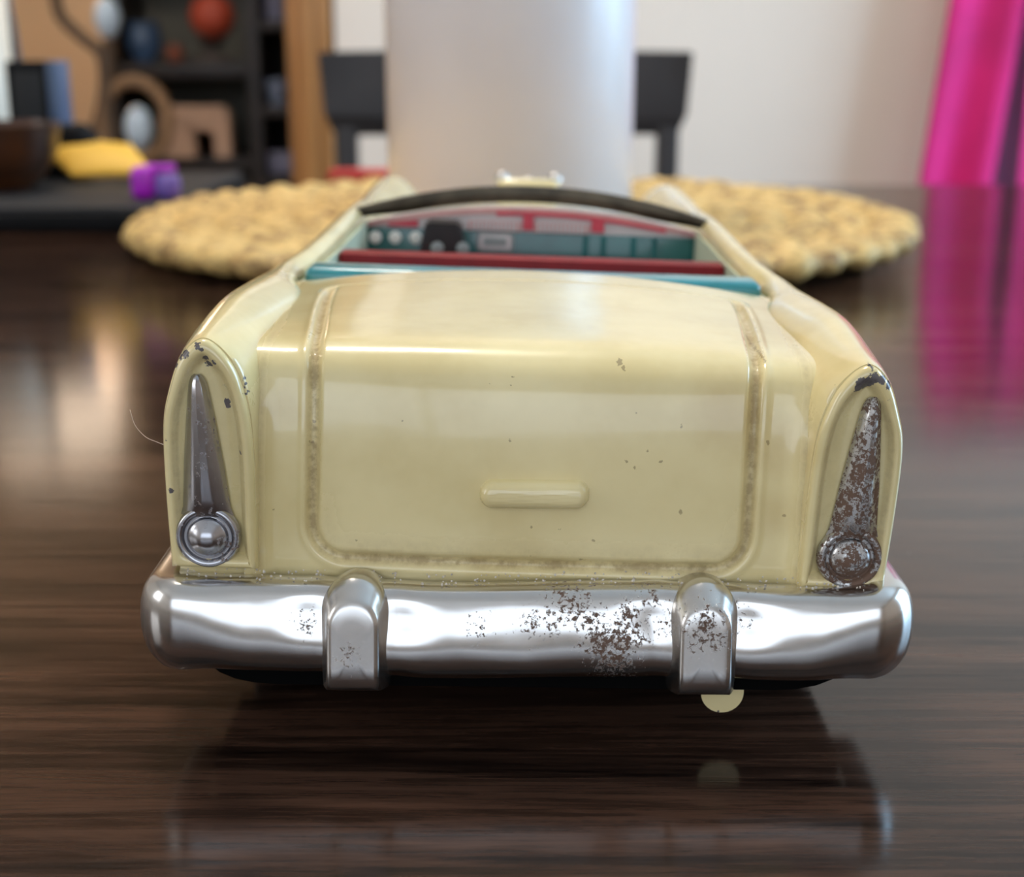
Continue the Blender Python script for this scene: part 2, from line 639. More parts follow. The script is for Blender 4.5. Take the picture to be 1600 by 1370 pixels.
m_inner = simple('pale_green_interior', srgb(196, 204, 176), 0.5, vary=0.05, scale=80)
m_teal = simple('teal_lithograph', srgb(44, 136, 146), 0.28, vary=0.15, scale=120, coat=0.5)
m_teal_dark = simple('dark_teal_lithograph', srgb(22, 92, 88), 0.3, vary=0.25, scale=90, coat=0.4)
m_teal_mid = simple('mid_teal_lithograph', srgb(26, 102, 100), 0.3, vary=0.2, scale=90, coat=0.4)
m_red = simple('red_lithograph', srgb(132, 6, 14), 0.5, vary=0.12, scale=120, spec=0.3)
m_pinkred = simple('faded_red_print', srgb(206, 70, 84), 0.4, vary=0.08, scale=120)
m_pink = simple('pale_pink_print', srgb(214, 160, 152), 0.4, vary=0.06, scale=120)
m_whitep = simple('white_print', srgb(208, 200, 196), 0.4, vary=0.05, scale=120)
m_gauge = simple('ivory_gauge_print', srgb(240, 236, 224), 0.45, vary=0.03, scale=300)
m_grayp = simple('grey_print', srgb(140, 146, 142), 0.4, vary=0.1, scale=300)
m_blackp = simple('black_plastic', srgb(22, 18, 14), 0.4, vary=0.3, scale=200)
m_frame = simple('tarnished_windshield_frame', srgb(74, 66, 52), 0.4, metal=0.6, vary=0.4, scale=150)
m_rubber = simple('black_rubber', srgb(14, 14, 14), 0.7)
m_tin = chrome_mat('tin_plate', tint=(190, 188, 184), rough=0.25)

# ---- trunk and rear deck: one pressed sheet swept up the tail and forward over the deck
MM = 0.001
PROF = [(178.4, 17), (178.0, 21), (178.0, 25), (178.6, 33), (179.7, 41.5), (181.0, 47.3), (183.3, 50.9), (187.8, 52.6), (198, 53.3), (212, 53.8), (226, 54.3), (238, 54.5), (240.4, 54.2), (241.3, 53.2), (241.4, 49)]
NS, NX = 330, 381
prof = even(cat(PROF, 900), NS)
dprof = np.gradient(prof, axis=0)
nrm = np.stack([-dprof[:, 1], dprof[:, 0]], 1)      # outward: back and up
nrm /= np.linalg.norm(nrm, axis=1)[:, None]
slen = np.r_[0, np.cumsum(np.linalg.norm(np.diff(prof, axis=0), axis=1))]
def s_at_z(z):
    k = np.argmax(prof[:, 1] >= z)
    return slen[k]
def s_at_y(y):
    k = np.where(prof[:, 0] >= y)[0][0]
    return slen[k]
s_bot, s_top = s_at_z(24.4), s_at_y(229.0)
s_bend0, s_bend1, s_front = s_at_z(46.6), s_at_y(190.0), s_at_y(240.3)
u = np.linspace(-1, 1, NX)
S, U = np.meshgrid(slen, u, indexing='ij')
W = 38.2 + (42.2 - 38.2) * sm(s_bend1, s_front, S)
X = U * W
hw = 29.2 + (33.0 - 29.2) * sm(s_bend0 - 4, s_top, S)
# signed distance to the rounded rectangle of the trunk lid
cs, hs = (s_bot + s_top) / 2, (s_top - s_bot) / 2
rad = np.where(S < cs, 4.5, 2.0)
qx = np.abs(X) - (hw - rad)
qs = np.abs(S - cs) - (hs - rad)
sd = np.hypot(np.maximum(qx, 0), np.maximum(qs, 0)) + np.minimum(np.maximum(qx, qs), 0) - rad
gd = np.where(S > s_top - 5, 0.25 + 0.75 * sm(s_top, s_top - 6, S), 1.0)
gr = -0.70 * np.exp(-(sd / 0.8) ** 4) * gd
gr += 0.20 * np.exp(-((sd - 1.5) / 0.55) ** 2) * gd           # raised outer lip
gr += 0.35 * sm(0.2, -1.5, sd)                              # lid stands slightly proud
flare = 1.9 * sm(33.2, 37.8, np.abs(X) - (W - 38.2)) ** 1.3 * (1 - 0.92 * sm(s_bend0 - 7, s_bend0 + 3, S))  # fillet up to the fender
disp = gr + flare
topw = sm(s_bend0, s_front, S)
Yg = prof[:, 0][:, None] + nrm[:, 0][:, None] * disp + 1.4 * (np.abs(X) / 37) ** 2 * (1 - sm(s_bend0, s_bend1, S))
Zg = prof[:, 1][:, None] + nrm[:, 1][:, None] * disp - (0.9 + 2.5 * topw) * (np.abs(X) / 41) ** 2 * sm(s_bend0 - 8, s_bend1, S)
# slight hand-pressed waviness
for i in range(0, NS):
    for j in range(0, NX):
        w_ = 0.10 * mnoise.noise(Vector((X[i, j] * 0.055, S[i, j] * 0.055, 3.1)))
        Yg[i, j] -= w_ * -nrm[i, 0] * -1
        Zg[i, j] += w_ * nrm[i, 1]
verts = [body_xf((X[i, j] * MM, Yg[i, j] * MM, Zg[i, j] * MM)) for i in range(NS) for j in range(NX)]
faces = [(i * NX + j, i * NX + j + 1, (i + 1) * NX + j + 1, (i + 1) * NX + j) for i in range(NS - 1) for j in range(NX - 1)]
me = mesh_from(verts, faces)
dirt = np.exp(-((sd - 0.1) / 0.65) ** 2) * (0.35 + 0.65 * sm(s_top, s_top - 6, S))
dirt = np.maximum(dirt, 0.5 * sm(s_bot - 2.2, s_bot - 5.0, S))
dirt = np.maximum(dirt, 0.30 * np.exp(-((np.abs(X) - (W - 1.9)) / 0.5) ** 2))
dirt = np.maximum(dirt, 0.2 * np.exp(-((sd + 1.8) / 1.4) ** 2) * sm(s_bot + 12, s_bot, S))
a = me.attributes.new('dirt', 'FLOAT', 'POINT')
a.data.foreach_set('value', dirt.astype(np.float32).ravel())
trunk = link('trunk', me, m_paint, car, angle=80)

# trunk handle: an embossed bar with soft ends
NA, NB = 70, 34
vs, fs = [], []
for i in range(NB + 1):
    for j in range(NA + 1):
        a_, b_ = -1 + 2 * j / NA, -1 + 2 * i / NB
        lx, lz = a_ * 7.3, b_ * 1.95
        dx = max(abs(lx) - 5.5, 0) / 1.8
        dz = abs(lz) / 1.95
        r_ = math.hypot(dx, dz)
        h = 1.75 * (max(0.0, 1 - r_ ** 3.2)) ** 0.6 if r_ < 1 else 0.0
        zz = 34.3 + lz + 0.02 * lx
        k = np.argmax(prof[:, 1] >= zz)
        yy = prof[k, 0] - 0.30 - h + (0.15 if r_ >= 1 else 0)
        vs.append(body_xf(((lx + 0.4) * MM, yy * MM, zz * MM)))
for i in range(NB):
    for j in range(NA):
        fs.append((i * (NA + 1) + j, i * (NA + 1) + j + 1, (i + 1) * (NA + 1) + j + 1, (i + 1) * (NA + 1) + j))
h_me = mesh_from(vs, fs)
ha = h_me.attributes.new('dirt', 'FLOAT', 'POINT')
link('trunk_handle', h_me, m_paint, trunk, angle=80)

# ---- side panels: fin, fender, door sill and front fender in one loft per side
KEYS = {
    176.0: [(36.3, 23.0), (36.4, 33), (36.7, 41), (37.5, 46.5), (39.2, 51.2), (42.6, 54.3), (45.6, 52.0), (47.4, 47.0), (48.3, 42), (48.2, 33), (47.7, 23.0)],
    180.0: [(36.2, 22.9), (36.2, 33), (36.4, 41), (36.8, 47.4), (38.6, 52.0), (42.7, 54.8), (45.9, 52.6), (47.8, 47.6), (48.6, 42), (48.4, 33), (47.8, 22.6)],
    190.0: [(36.2, 23.4), (36.1, 33), (36.1, 41.5), (36.4, 48.6), (38.2, 53.0), (42.9, 55.3), (46.2, 53.4), (48.1, 48.4), (48.8, 42), (48.6, 33), (47.9, 22)],
    205.0: [(36.5, 23.2), (36.2, 33), (36.0, 42), (36.4, 49.4), (38.5, 53.3), (43.2, 55.4), (46.5, 53.6), (48.3, 48.4), (49.0, 42), (48.8, 33), (47.9, 21)],
    225.0: [(37.2, 23), (36.9, 33), (36.8, 42), (37.1, 50.0), (39.5, 53.2), (43.6, 54.3), (46.5, 52.6), (48.3, 48), (49.0, 42), (48.8, 33), (47.9, 20)],
    240.0: [(40.2, 23), (40.2, 33), (40.2, 42), (40.4, 49.8), (41.5, 52.4), (43.9, 53.3), (46.4, 51.7), (48.2, 47.4), (48.9, 42), (48.8, 33), (47.9, 20)],
    250.0: [(41.0, 23), (41.0, 33), (41.0, 42), (41.0, 49.8), (41.9, 52.2), (44.0, 53.0), (46.0, 51.6), (47.9, 47), (48.7, 42), (48.6, 33), (47.8, 20)],
    262.0: [(39.6, 23), (39.6, 33), (39.6, 42), (39.6, 50.6), (40.4, 52.8), (42.2, 53.6), (44.5, 52.0), (47.2, 47), (48.3, 42), (48.3, 33), (47.6, 20)],
    280.0: [(38.3, 23), (38.3, 33), (38.3, 42), (38.3, 51.4), (39.0, 53.8), (40.8, 54.6), (43.2, 53.0), (46.5, 47.5), (47.9, 42), (48.0, 33), (47.4, 20)],
    315.0: [(37.0, 23), (37.0, 33), (37.0, 42), (37.0, 52.4), (37.7, 55.0), (39.5, 55.9), (42.0, 54.2), (45.9, 48), (47.5, 42), (47.7, 33), (47.2, 20)],
    345.0: [(36.6, 23), (36.6, 33), (36.6, 42), (36.6, 50.8), (37.6, 53.4), (39.6, 54.6), (42.4, 53.0), (46.2, 48), (47.5, 42), (47.7, 33), (47.2, 20)],
    385.0: [(34.0, 23), (34.0, 33), (34.0, 42), (34.0, 48.8), (36.4, 52.2), (39.8, 54.0), (43.2, 52.6), (46.6, 48), (47.7, 42), (47.8, 33), (47.2, 20)],
    415.0: [(30.0, 23), (30.0, 33), (30.0, 40), (31.0, 46.0), (35.0, 51.2), (39.0, 53.4), (42.8, 51.8), (46.2, 46.5), (47.2, 41), (47.4, 33), (46.8, 20)],
    428.0: [(30.0, 23), (30.0, 32), (30.0, 37), (31.5, 42.0), (35.0, 46.5), (38.6, 48.3), (41.8, 47.0), (44.6, 43), (45.6, 39), (45.8, 32), (45.4, 21)],
}
ky = sorted(KEYS)
karr = np.array([KEYS[k] for k in ky])
NC = 84
st_y = np.r_[np.linspace(176.0, 200, 26), np.linspace(201, 428, 150)]


def contour(y):
    i = min(max(np.searchsorted(ky, y) - 1, 0), len(ky) - 2)
    t = (y - ky[i]) / (ky[i + 1] - ky[i])
    def slope(k):
        a0, a1 = max(k - 1, 0), min(k + 1, len(ky) - 1)
        return (karr[a1] - karr[a0]) / (ky[a1] - ky[a0])
    h = ky[i + 1] - ky[i]
    p = ((2 * t ** 3 - 3 * t ** 2 + 1) * karr[i] + (t ** 3 - 2 * t ** 2 + t) * h * slope(i) + (-2 * t ** 3 + 3 * t ** 2) * karr[i + 1] + (t ** 3 - t ** 2) * h * slope(i + 1))
    c = cat(p, NC)
    for wy in (222.0, 382.0):
        q_ = 15.6 ** 2 - (y - wy) ** 2
        if q_ > 0:
            c[:, 1] = np.maximum(c[:, 1], 12.8 + math.sqrt(q_))
    nb = 10
    bot = np.stack([np.linspace(c[-1, 0], c[0, 0], nb + 2)[1:-1], np.linspace(c[-1, 1], c[0, 1], nb + 2)[1:-1]], 1)
    return np.r_[c, bot]


def offset(c, d):
    t = np.roll(c, -1, 0) - np.roll(c, 1, 0)
    n = np.stack([t[:, 1], -t[:, 0]], 1)
    n /= np.linalg.norm(n, axis=1)[:, None] + 1e-9
    area = 0.5 * np.sum(c[:, 0] * np.roll(c[:, 1], -1) - np.roll(c[:, 0], -1) * c[:, 1])
    sgn = -1 if area > 0 else 1
    return c + n * d * sgn


def side_panel(sgn):
    rings = []
    c0 = contour(176.0)
    NR = len(c0)
    cen = c0.mean(0)
    def toward(amount, top_extra):
        c = offset(c0, amount)
        # smooth a bit so the inset border stays round
        for _ in range(int(amount * 8)):
            c[1:-1] = 0.25 * c[:-2] + 0.5 * c[1:-1] + 0.25 * c[2:]
        w = np.clip((c[:, 1] - 46) / 9, 0, 1)
        c[:, 1] -= top_extra * w ** 1.5
        return c
    caps = [(2.1, 1.3, 177.25), (1.75, 1.1, 176.85), (1.35, 0.75, 176.25), (1.0, 0.45, 175.95), (0.65, 0.2, 175.95), (0.3, 0.05, 176.15), (0.08, 0.0, 176.6)]
    def capped(ins, te):
        c = toward(ins, te)
        c[:, 1] = np.maximum(c[:, 1], 23.0 + 0.25 * ins)      # the inset runs down almost to the lower edge
        return c
    fl = capped(2.1, 1.3)
    for q_ in (0.0, 0.5):
        rings.append([(42.6 + (p[0] - 42.6) * q_, 177.3, p[1]) for p in fl])
    for ins, te, y in caps:
        rings.append([(p[0], y, p[1]) for p in capped(ins, te)])
    for y in st_y:
        rings.append([(p[0], max(y, 177.2) if y < 177.2 else y, p[1]) for p in contour(y)])
    sag = 0.7 if sgn > 0 else 0.2      # the right fin is pressed down a little
    vs = [body_xf((sgn * p[0] * MM, p[1] * MM, (p[2] - sag * sm(44, 50, p[2]) * sm(205, 185, p[1])) * MM)) for r_ in rings for p in r_]
    fs = []
    for i in range(len(rings) - 1):
        for k in range(NR):
            fs.append((i * NR + k, i * NR + (k + 1) % NR, (i + 1) * NR + (k + 1) % NR, (i + 1) * NR + k))
    fs.append(tuple(range(NR)))
    fs.append(tuple((len(rings) - 1) * NR + k for k in range(NR)))
    me = mesh_from(vs, fs)
    d = np.zeros((len(rings), NR))
    d[0:4, :] = 0.12
    d[3:5, :] = 0.3
    d[9:30, 8:26] = 0.12
    a = me.attributes.new('dirt', 'FLOAT', 'POINT')
    a.data.foreach_set('value', d.astype(np.float32).ravel())
    return link('fender', me, m_paint, car, angle=70)


fL, fR = side_panel(-1), side_panel(1)
fL['label'] = 'cream fin and fender with small chips at the tip'
fR['label'] = 'cream fin and fender with a large bare chip at the tip'


# ---- chrome fin lamps
def fin_lamp(sgn, mat, label):
    y0 = 176.9
    base, tip = np.array([42.7, 27.5]), np.array([43.7, 49.5])
    rings = []
    n = 20
    for t, w, h in ((0.13, 3.5, 1.1), (0.18, 3.15, 1.7), (0.25, 3.0, 2.0), (0.45, 2.6, 2.0), (0.7, 1.95, 1.9), (0.88, 1.42, 1.7), (0.95, 1.15, 1.4), (0.985, 0.8, 1.0), (1.0, 0.4, 0.6)):
        c = base + (tip - base) * t
        ring = []
        for k in range(n + 1):
            a_ = -1 + 2 * k / n
            # raised spine with sloping flanks and a shallow edge
            ah = abs(a_)
            hh = h * (1 - 0.22 * ah / 0.45) if ah < 0.45 else h * (0.78 - 0.5 * (ah - 0.45) / 0.4) if ah < 0.85 else h * 0.28 * (1 - (ah - 0.85) / 0.15)
            ring.append((c[0] + a_ * w, y0 - hh, c[1]))
        rings.append(ring)
    vs = [p for r_ in rings for p in r_]
    m = n + 1
    fs = [(i * m + k, i * m + k + 1, (i + 1) * m + k + 1, (i + 1) * m + k) for i in range(len(rings) - 1) for k in range(n)]
    fs.append(tuple((len(rings) - 1) * m + k for k in range(m)))
    vs = [body_xf((sgn * p[0] * MM, p[1] * MM, p[2] * MM)) for p in vs]
    lamp = link('fin_lamp', mesh_from(vs, fs), mat, car, angle=38)
    lamp['label'] = label
    prof_ring = [(4.35, 0.0), (4.3, 0.7), (4.0, 1.15), (3.65, 1.2), (3.35, 0.95), (3.15, 0.6), (2.85, 0.55), (2.75, 0.6)]
    prof_dome = [(2.75, 0.4), (2.75, 0.8), (2.5, 1.35), (2.1, 1.6), (1.75, 1.85), (1.3, 2.2), (0.8, 2.42), (0.3, 2.52)]
    b3 = (sgn * base[0] * MM, y0 * MM, base[1] * MM)
    MB().lathe([(r_ * MM, z * MM) for r_, z in prof_ring], b3, 48, (0, -1, 0)).build('lamp_ring', mat, lamp, xf=body_xf, angle=50)
    MB().lathe([(r_ * MM, z * MM) for r_, z in prof_dome], b3, 40, (0, -1, 0)).build('lamp_dome', mat, lamp, xf=body_xf, angle=60)


fin_lamp(-1, m_lightL, 'chrome teardrop tail lamp, mostly bright')
fin_lamp(1, m_lightR, 'chrome teardrop tail lamp, heavily pitted and corroded')

# lower body strip below the fins and the tail
for sx in (-1, 1):
    for y0_, y1_ in ((0.1783, 0.2065), (0.2375, 0.3665), (0.3975, 0.424)):
        MB().b2((min(sx * 0.0470, sx * 0.0362), y0_, 0.0150), (max(sx * 0.0470, sx * 0.0362), y1_, 0.0245)).build('lower_panel', m_paint, car, xf=body_xf)

# ---- bumper: section swept round the tail
path = []
for t in np.linspace(0, 1, 7)[:-1]:
    path.append((-51.7, 192 - t * 14.5))
for t in np.linspace(0, 1, 16):
    a_ = math.pi + t * math.pi / 2
    path.append((-45.3 + 6.4 * math.cos(a_), 177.4 + 6.4 * math.sin(a_)))
for x in np.linspace(-45.3, 0, 130)[1:]:
    path.append((x, 171.0 - 1.0 * (1 - (x / 45.3) ** 2)))
path = path + [(-x, y) for x, y in path[::-1][1:]]
path = np.array(path)
tan = np.gradient(path, axis=0)
tan /= np.linalg.norm(tan, axis=1)[:, None]
nout = np.stack([tan[:, 1], -tan[:, 0]], 1)
SEC = [(-7.5, 22.6), (-5, 23.2), (-3.3, 23.2), (-2.0, 22.5), (-1.15, 21.0), (-0.55, 19.2), (-0.05, 17.3), (0.3, 15.6), (0.3, 14.0), (-0.2, 12.5), (-1.4, 11.2), (-3.2, 10.6), (-6.5, 10.3)]
SEC_END = [(-7.5, 22.6), (-5, 23.2), (-3.0, 23.3), (-1.5, 22.9), (-0.4, 21.8), (0.25, 20.0), (0.5, 18), (0.45, 16), (0.1, 14.2), (-0.7, 12.6), (-1.9, 11.3), (-3.6, 10.6), (-6.5, 10.3)]
sec_end = even(cat(SEC_END, 200), 44)
sec = even(cat(SEC, 200), 44)
GUARD_X = 22.6
vs = []
for i, (p, n_) in enumerate(zip(path, nout)):
    x = p[0]
    dg = abs(abs(x) - GUARD_X)
    wave = 1 - 0.0
    endb = sm(41, 49, abs(x))
    for (o_, z) in sec + (sec_end - sec) * float(sm(36, 46, abs(x))):
        k = (z - 17) / 6.0
        dent = 0.5 * math.exp(-((dg - 6.5) / 3.2) ** 2) * math.exp(-((k - 0.45) / 0.35) ** 2)
        dent += 0.35 * math.exp(-((dg - 5.0) / 2.0) ** 2)
        dent -= 0.30 * math.exp(-((dg - 14) / 6) ** 2) * math.exp(-((k - 0.2) / 0.5) ** 2)
        wv = 0.13 * mnoise.noise(Vector((x * 0.11, z * 0.16, 9.2))) + 0.025 * mnoise.noise(Vector((x * 0.4, z * 0.3, 1.2)))
        oo = o_ - dent * (1 - endb) + wv
        zz = z + (z - 17) * 0.06 * endb + 0.25 * math.sin(x * 0.13)
        vs.append(bump_xf(((x + n_[0] * oo) * MM, (p[1] + n_[1] * oo) * MM, zz * MM)))
m = len(sec)
fs = [(i * m + k, i * m + k + 1, (i + 1) * m + k + 1, (i + 1) * m + k) for i in range(len(path) - 1) for k in range(m - 1)]
bumper = link('bumper', mesh_from(vs, fs), m_bumper, car, angle=80)
bumper['label'] = 'dented chrome rear bumper with brown rust patches'


def u_shape(w, top, bot, n=28, rc=0.8):
    pts = []
    r = w / 2
    for k in range(n + 1):
        a_ = math.pi * k / n
        pts.append((r * math.cos(a_), top - r * 1.15 + r * 1.15 * math.sin(a_)))
    m_ = 10
    left = [(-r + 0.35 * t * 0, top - r * 1.15 - (top - r * 1.15 - bot) * t) for t in np.linspace(0, 1, m_ + 1)[1:]]
    bott = [(-r + 2 * r * t, bot) for t in np.linspace(0, 1, m_ + 1)[1:-1]]
    right = [(r, bot + (top - r * 1.15 - bot) * t) for t in np.linspace(0, 1, m_ + 1)[:-1]]
    return pts + left + bott + right


def guard(cx, label):
    rings = []
    for w, top, bot, y in ((9.0, 24.4, 9.8, 177.6), (9.0, 25.2, 9.8, 174.0), (8.9, 25.4, 9.8, 171.6), (8.6, 25.2, 9.9, 170.2), (7.9, 24.5, 10.1, 169.2), (7.3, 23.8, 10.3, 168.4), (6.9, 23.3, 10.5, 167.8), (6.3, 22.8, 10.9, 167.35), (5.3, 22.0, 11.6, 167.2), (3.6, 20.2, 12.8, 167.15), (1.6, 18.0, 14.6, 167.1)):
        ring = []
        for (x, z) in u_shape(w, top, bot):
            lean = 0.9 * max(0, (13.5 - z) / 4.0) ** 1.4   # lower edge tucks under
            slant = 0.15 * max(0.0, z - 13.0) * sm(174.0, 169.0, y)   # face leans back like the bumper
            ring.append((cx + x, y + lean + slant, z - 0.5 * max(0.0, (z - 20) / 6)))
        rings.append(ring)
    n = len(rings[0])
    vs = [bump_xf((p[0] * MM, p[1] * MM, p[2] * MM)) for r_ in rings for p in r_]
    fs = [(i * n + k, i * n + (k + 1) % n, (i + 1) * n + (k + 1) % n, (i + 1) * n + k) for i in range(len(rings) - 1) for k in range(n)]
    fs.append(tuple((len(rings) - 1) * n + k for k in range(n)))
    o = link('bumper_guard', mesh_from(vs, fs), m_guard, bumper, angle=70)
    o['label'] = label


guard(-GUARD_X + 0.0, 'chrome bumper guard, clean front')
guard(GUARD_X + 0.6, 'chrome bumper guard with a rust spot')

# dust crumbs lying along the seam above the bumper
mb = MB()
rnd = random.Random(3)
for k in range(230):
    x = rnd.uniform(-46, 47)
    y = rnd.uniform(173.6, 178.2)
    r_ = rnd.uniform(0.06, 0.2)
    g = bmesh.ops.create_icosphere(mb.bm, subdivisions=1, radius=r_ * MM)
    for v in g['verts']:
        v.co *= rnd.uniform(0.7, 1.3)
    bmesh.ops.translate(mb.bm, verts=g['verts'], vec=(x * MM, y * MM, (23.45 + r_ * 0.5 + 0.25 * math.sin(x * 0.13)) * MM))
o = mb.build('dust_crumbs', simple('pale_dust', srgb(206, 196, 182), 0.9, vary=0.3, scale=900), bumper, xf=bump_xf)
o['kind'] = 'stuff'

# ---- chassis, wheels, tow tab
def rrect(x0, x1, y0, y1, r, n=8):
    pts = []
    for cx, cy, a0 in ((x1 - r, y0 + r, -90), (x1 - r, y1 - r, 0), (x0 + r, y1 - r, 90), (x0 + r, y0 + r, 180)):
        for k in range(n + 1):
            a_ = R(a0 + 90 * k / n)
            pts.append((cx + r * math.cos(a_), cy + r * math.sin(a_)))
    return pts


mb = MB()
half = [(0.0455, 0.1855), (0.0455, 0.2055), (0.0335, 0.2055), (0.0335, 0.2385), (0.0455, 0.2385), (0.0455, 0.3655), (0.0335, 0.3655), (0.0335, 0.3985), (0.0455, 0.3985), (0.0455, 0.424)]
half = [(0.0335 + 0.012 * math.sin(R(a_)), 0.1855 - 0.012 * math.cos(R(a_))) for a_ in range(0, 90, 15)] + half
mb.prism(half + [(-x, y) for x, y in half[::-1]], 0.0088, 0.0185, 'xy')
bmesh.ops.triangulate(mb.bm, faces=[f for f in mb.bm.faces if len(f.verts) > 4])
mb.build('chassis', m_black, car, xf=bump_xf)
tab = MB()
pts = [(0.0266 + 0.0029 * math.cos(R(a_)), 0.0068 + 0.0029 * math.sin(R(a_))) for a_ in range(180, 361, 12)] + [(0.0295, 0.0105), (0.0237, 0.0105)]
tab.prism(pts, 0.1752, 0.1758)
o = tab.build('tow_tab', m_paint, car, xf=flat_xf)
o['label'] = 'small rounded cream tab hanging below the bumper'
def wheel(sx, y):
    w = MB().lathe([(0.006, -0.0035), (0.0105, -0.0038), (0.0124, -0.0028), (0.0128, 0), (0.0124, 0.0028), (0.0105, 0.0038), (0.006, 0.0035)], (sx * 0.0412, y, 0.0128), 40, (1, 0, 0)).build('wheel', m_rubber, car, xf=flat_xf)
    MB().lathe([(0.0065, 0.0030), (0.0062, 0.0040), (0.004, 0.0046), (0.001, 0.0050)], (sx * 0.0412, y, 0.0128), 32, (sx, 0, 0)).build('hubcap', m_tin, w, xf=flat_xf)
for y in (0.222, 0.382):
    for sx in (-1, 1):
        wheel(sx, y)

# ---- hood, cowl and front
mb = MB()
ys = [(0.322, 0.0532), (0.335, 0.0531), (0.36, 0.0524), (0.39, 0.0515), (0.412, 0.049), (0.424, 0.043), (0.428, 0.034), (0.428, 0.02)]
rings = []
for (y, z) in ys:
    rings.append([mb.bm.verts.new((x * 0.0375, y - 0.004 * x * x * (1 if y > 0.4 else 0), z - 0.0022 * x * x)) for x in np.linspace(-1, 1, 25)])
for a_, b_ in zip(rings, rings[1:]):
    for k in range(24):
        mb.bm.faces.new((a_[k], a_[k + 1], b_[k + 1], b_[k]))
hood = mb.build('hood', m_paint, car, xf=body_xf)
# hood ornament: cream ridge with two chrome studs
orn = MB().box((-0.0006, 0.392, 0.0529), (0.0165, 0.010, 0.0062), 0.0016, seg=3).build('hood_ornament', m_paint, hood, xf=body_xf)
for sx in (-1, 1):
    MB().sphere((sx * 0.0072 - 0.0006, 0.392, 0.0556), 0.0021).build('chrome_stud', m_tin, hood, xf=body_xf)
MB().sphere((-0.0006, 0.394, 0.0548), 0.0016).build('chrome_stud', m_tin, hood, xf=body_xf)
MB().box((0, 0.4285, 0.03), (0.060, 0.003, 0.013), 0.0012).build('grille', m_tin, car, xf=body_xf)
MB().box((0, 0.430, 0.0175), (0.096, 0.006, 0.011), 0.003, seg=3).build('front_bumper', m_tin, car, xf=body_xf)

# ---- cockpit
MB().b2((-0.0405, 0.2415, 0.0185), (0.0405, 0.322, 0.0215)).build('cockpit_floor', m_dark_in, car, xf=body_xf)
for sx in (-1, 1):   # pale inner door walls
    mb = MB()
    a_ = [(sx * 0.0408, 0.2435), (sx * 0.0394, 0.262), (sx * 0.0381, 0.28), (sx * 0.0369, 0.314)]
    lo = [mb.bm.verts.new((x, y, 0.0215)) for x, y in a_]
    hi = [mb.bm.verts.new((x, y, z)) for (x, y), z in zip(a_, (0.0505, 0.0508, 0.0516, 0.0526))]
    lo2 = [mb.bm.verts.new((x - sx * 0.0004, y, 0.0215)) for x, y in a_]
    hi2 = [mb.bm.verts.new((x - sx * 0.0004, y, z)) for (x, y), z in zip(a_, (0.0505, 0.0508, 0.0516, 0.0526))]
    for k in range(3):
        mb.bm.faces.new((lo2[k], lo2[k + 1], hi2[k + 1], hi2[k]))
        mb.bm.faces.new((hi[k], hi[k + 1], hi2[k + 1], hi2[k]))
    mb.build('inner_door', m_inner, car, xf=body_xf)
rs = MB().box((0, 0.2475, 0.0368), (0.0800, 0.0085, 0.0326), 0.0016, seg=3).build('rear_seat', m_teal, car, xf=body_xf)
rs['label'] = 'teal rear seat back'
fs_ = MB().box((0, 0.2775, 0.0356), (0.0755, 0.006, 0.0312), 0.0006).build('front_seat', m_red, car, xf=body_xf)
fs_['label'] = 'dark red front seat back'
# dashboard
DY = 0.3150
dash = MB().b2((-0.0369, DY, 0.0225), (0.0369, DY + 0.005, 0.0512), 0.0003).build('dashboard', m_teal_dark, car, xf=body_xf)
def arch(x, base, rise, half):
    return base + rise * (1 - (x / half) ** 2)
xs = np.linspace(-0.0367, 0.0367, 31)
def band(name, mat, y, zlo, zhi, x0, x1, thick=0.0006, n=20):
    mb = MB()
    q = np.linspace(x0, x1, n)
    poly = [(x, zlo(x)) for x in q] + [(x, zhi(x)) for x in q[::-1]]
    mb.prism(poly, y, y + thick)
    return mb.build(name, mat, dash, smooth=False, xf=body_xf)
topz = lambda x: arch(x, 0.0524, 0.0043, 0.0369)
band('white_dash_band', m_whitep, DY + 0.0006, lambda x: 0.0508, topz, -0.0366, 0.0366, 0.003)
band('pink_dash_edge', m_pink, DY - 0.0001, lambda x: topz(x) - 0.0013, lambda x: topz(x) - 0.0001, -0.0366, 0.0366)
band('red_dash_stripe', m_pinkred, DY - 0.0003, lambda x: topz(x) - 0.0018, lambda x: topz(x) - 0.0009, -0.008, 0.030)
def dx(px):
    return at(px, 380, DY).x - CX - (DY - 0.18) * YAW - 0.0009
for x0, x1, zl in ((605, 652, 0.0516), (815, 832, 0.0517), (922, 942, 0.0517)):
    band('red_dash_patch', m_pinkred, DY - 0.0002, (lambda zl: lambda x: zl)(zl), lambda x: topz(x) - 0.0014 if x > -0.02 else 0.0523 + 0.0008 * ((x - dx(605)) / (dx(652) - dx(605))), dx(x0), dx(x1))
for x0, x1 in ((735, 808), (838, 915)):
    n = 12
    w = (dx(x1) - dx(x0)) / n
    MB().b2((dx(x0) - 0.0006, DY - 0.0001, 0.0513), (dx(x1) + 0.0004, DY + 0.0004, 0.0534)).build('dash_vent', m_pink, dash, smooth=False, xf=body_xf)
    for k in range(n):
        MB().b2((dx(x0) + k * w, DY - 0.0006, 0.0514), (dx(x0) + (k + 0.62) * w, DY - 0.0001, 0.0533)).build('vent_slat', m_whitep, dash, smooth=False, xf=body_xf)
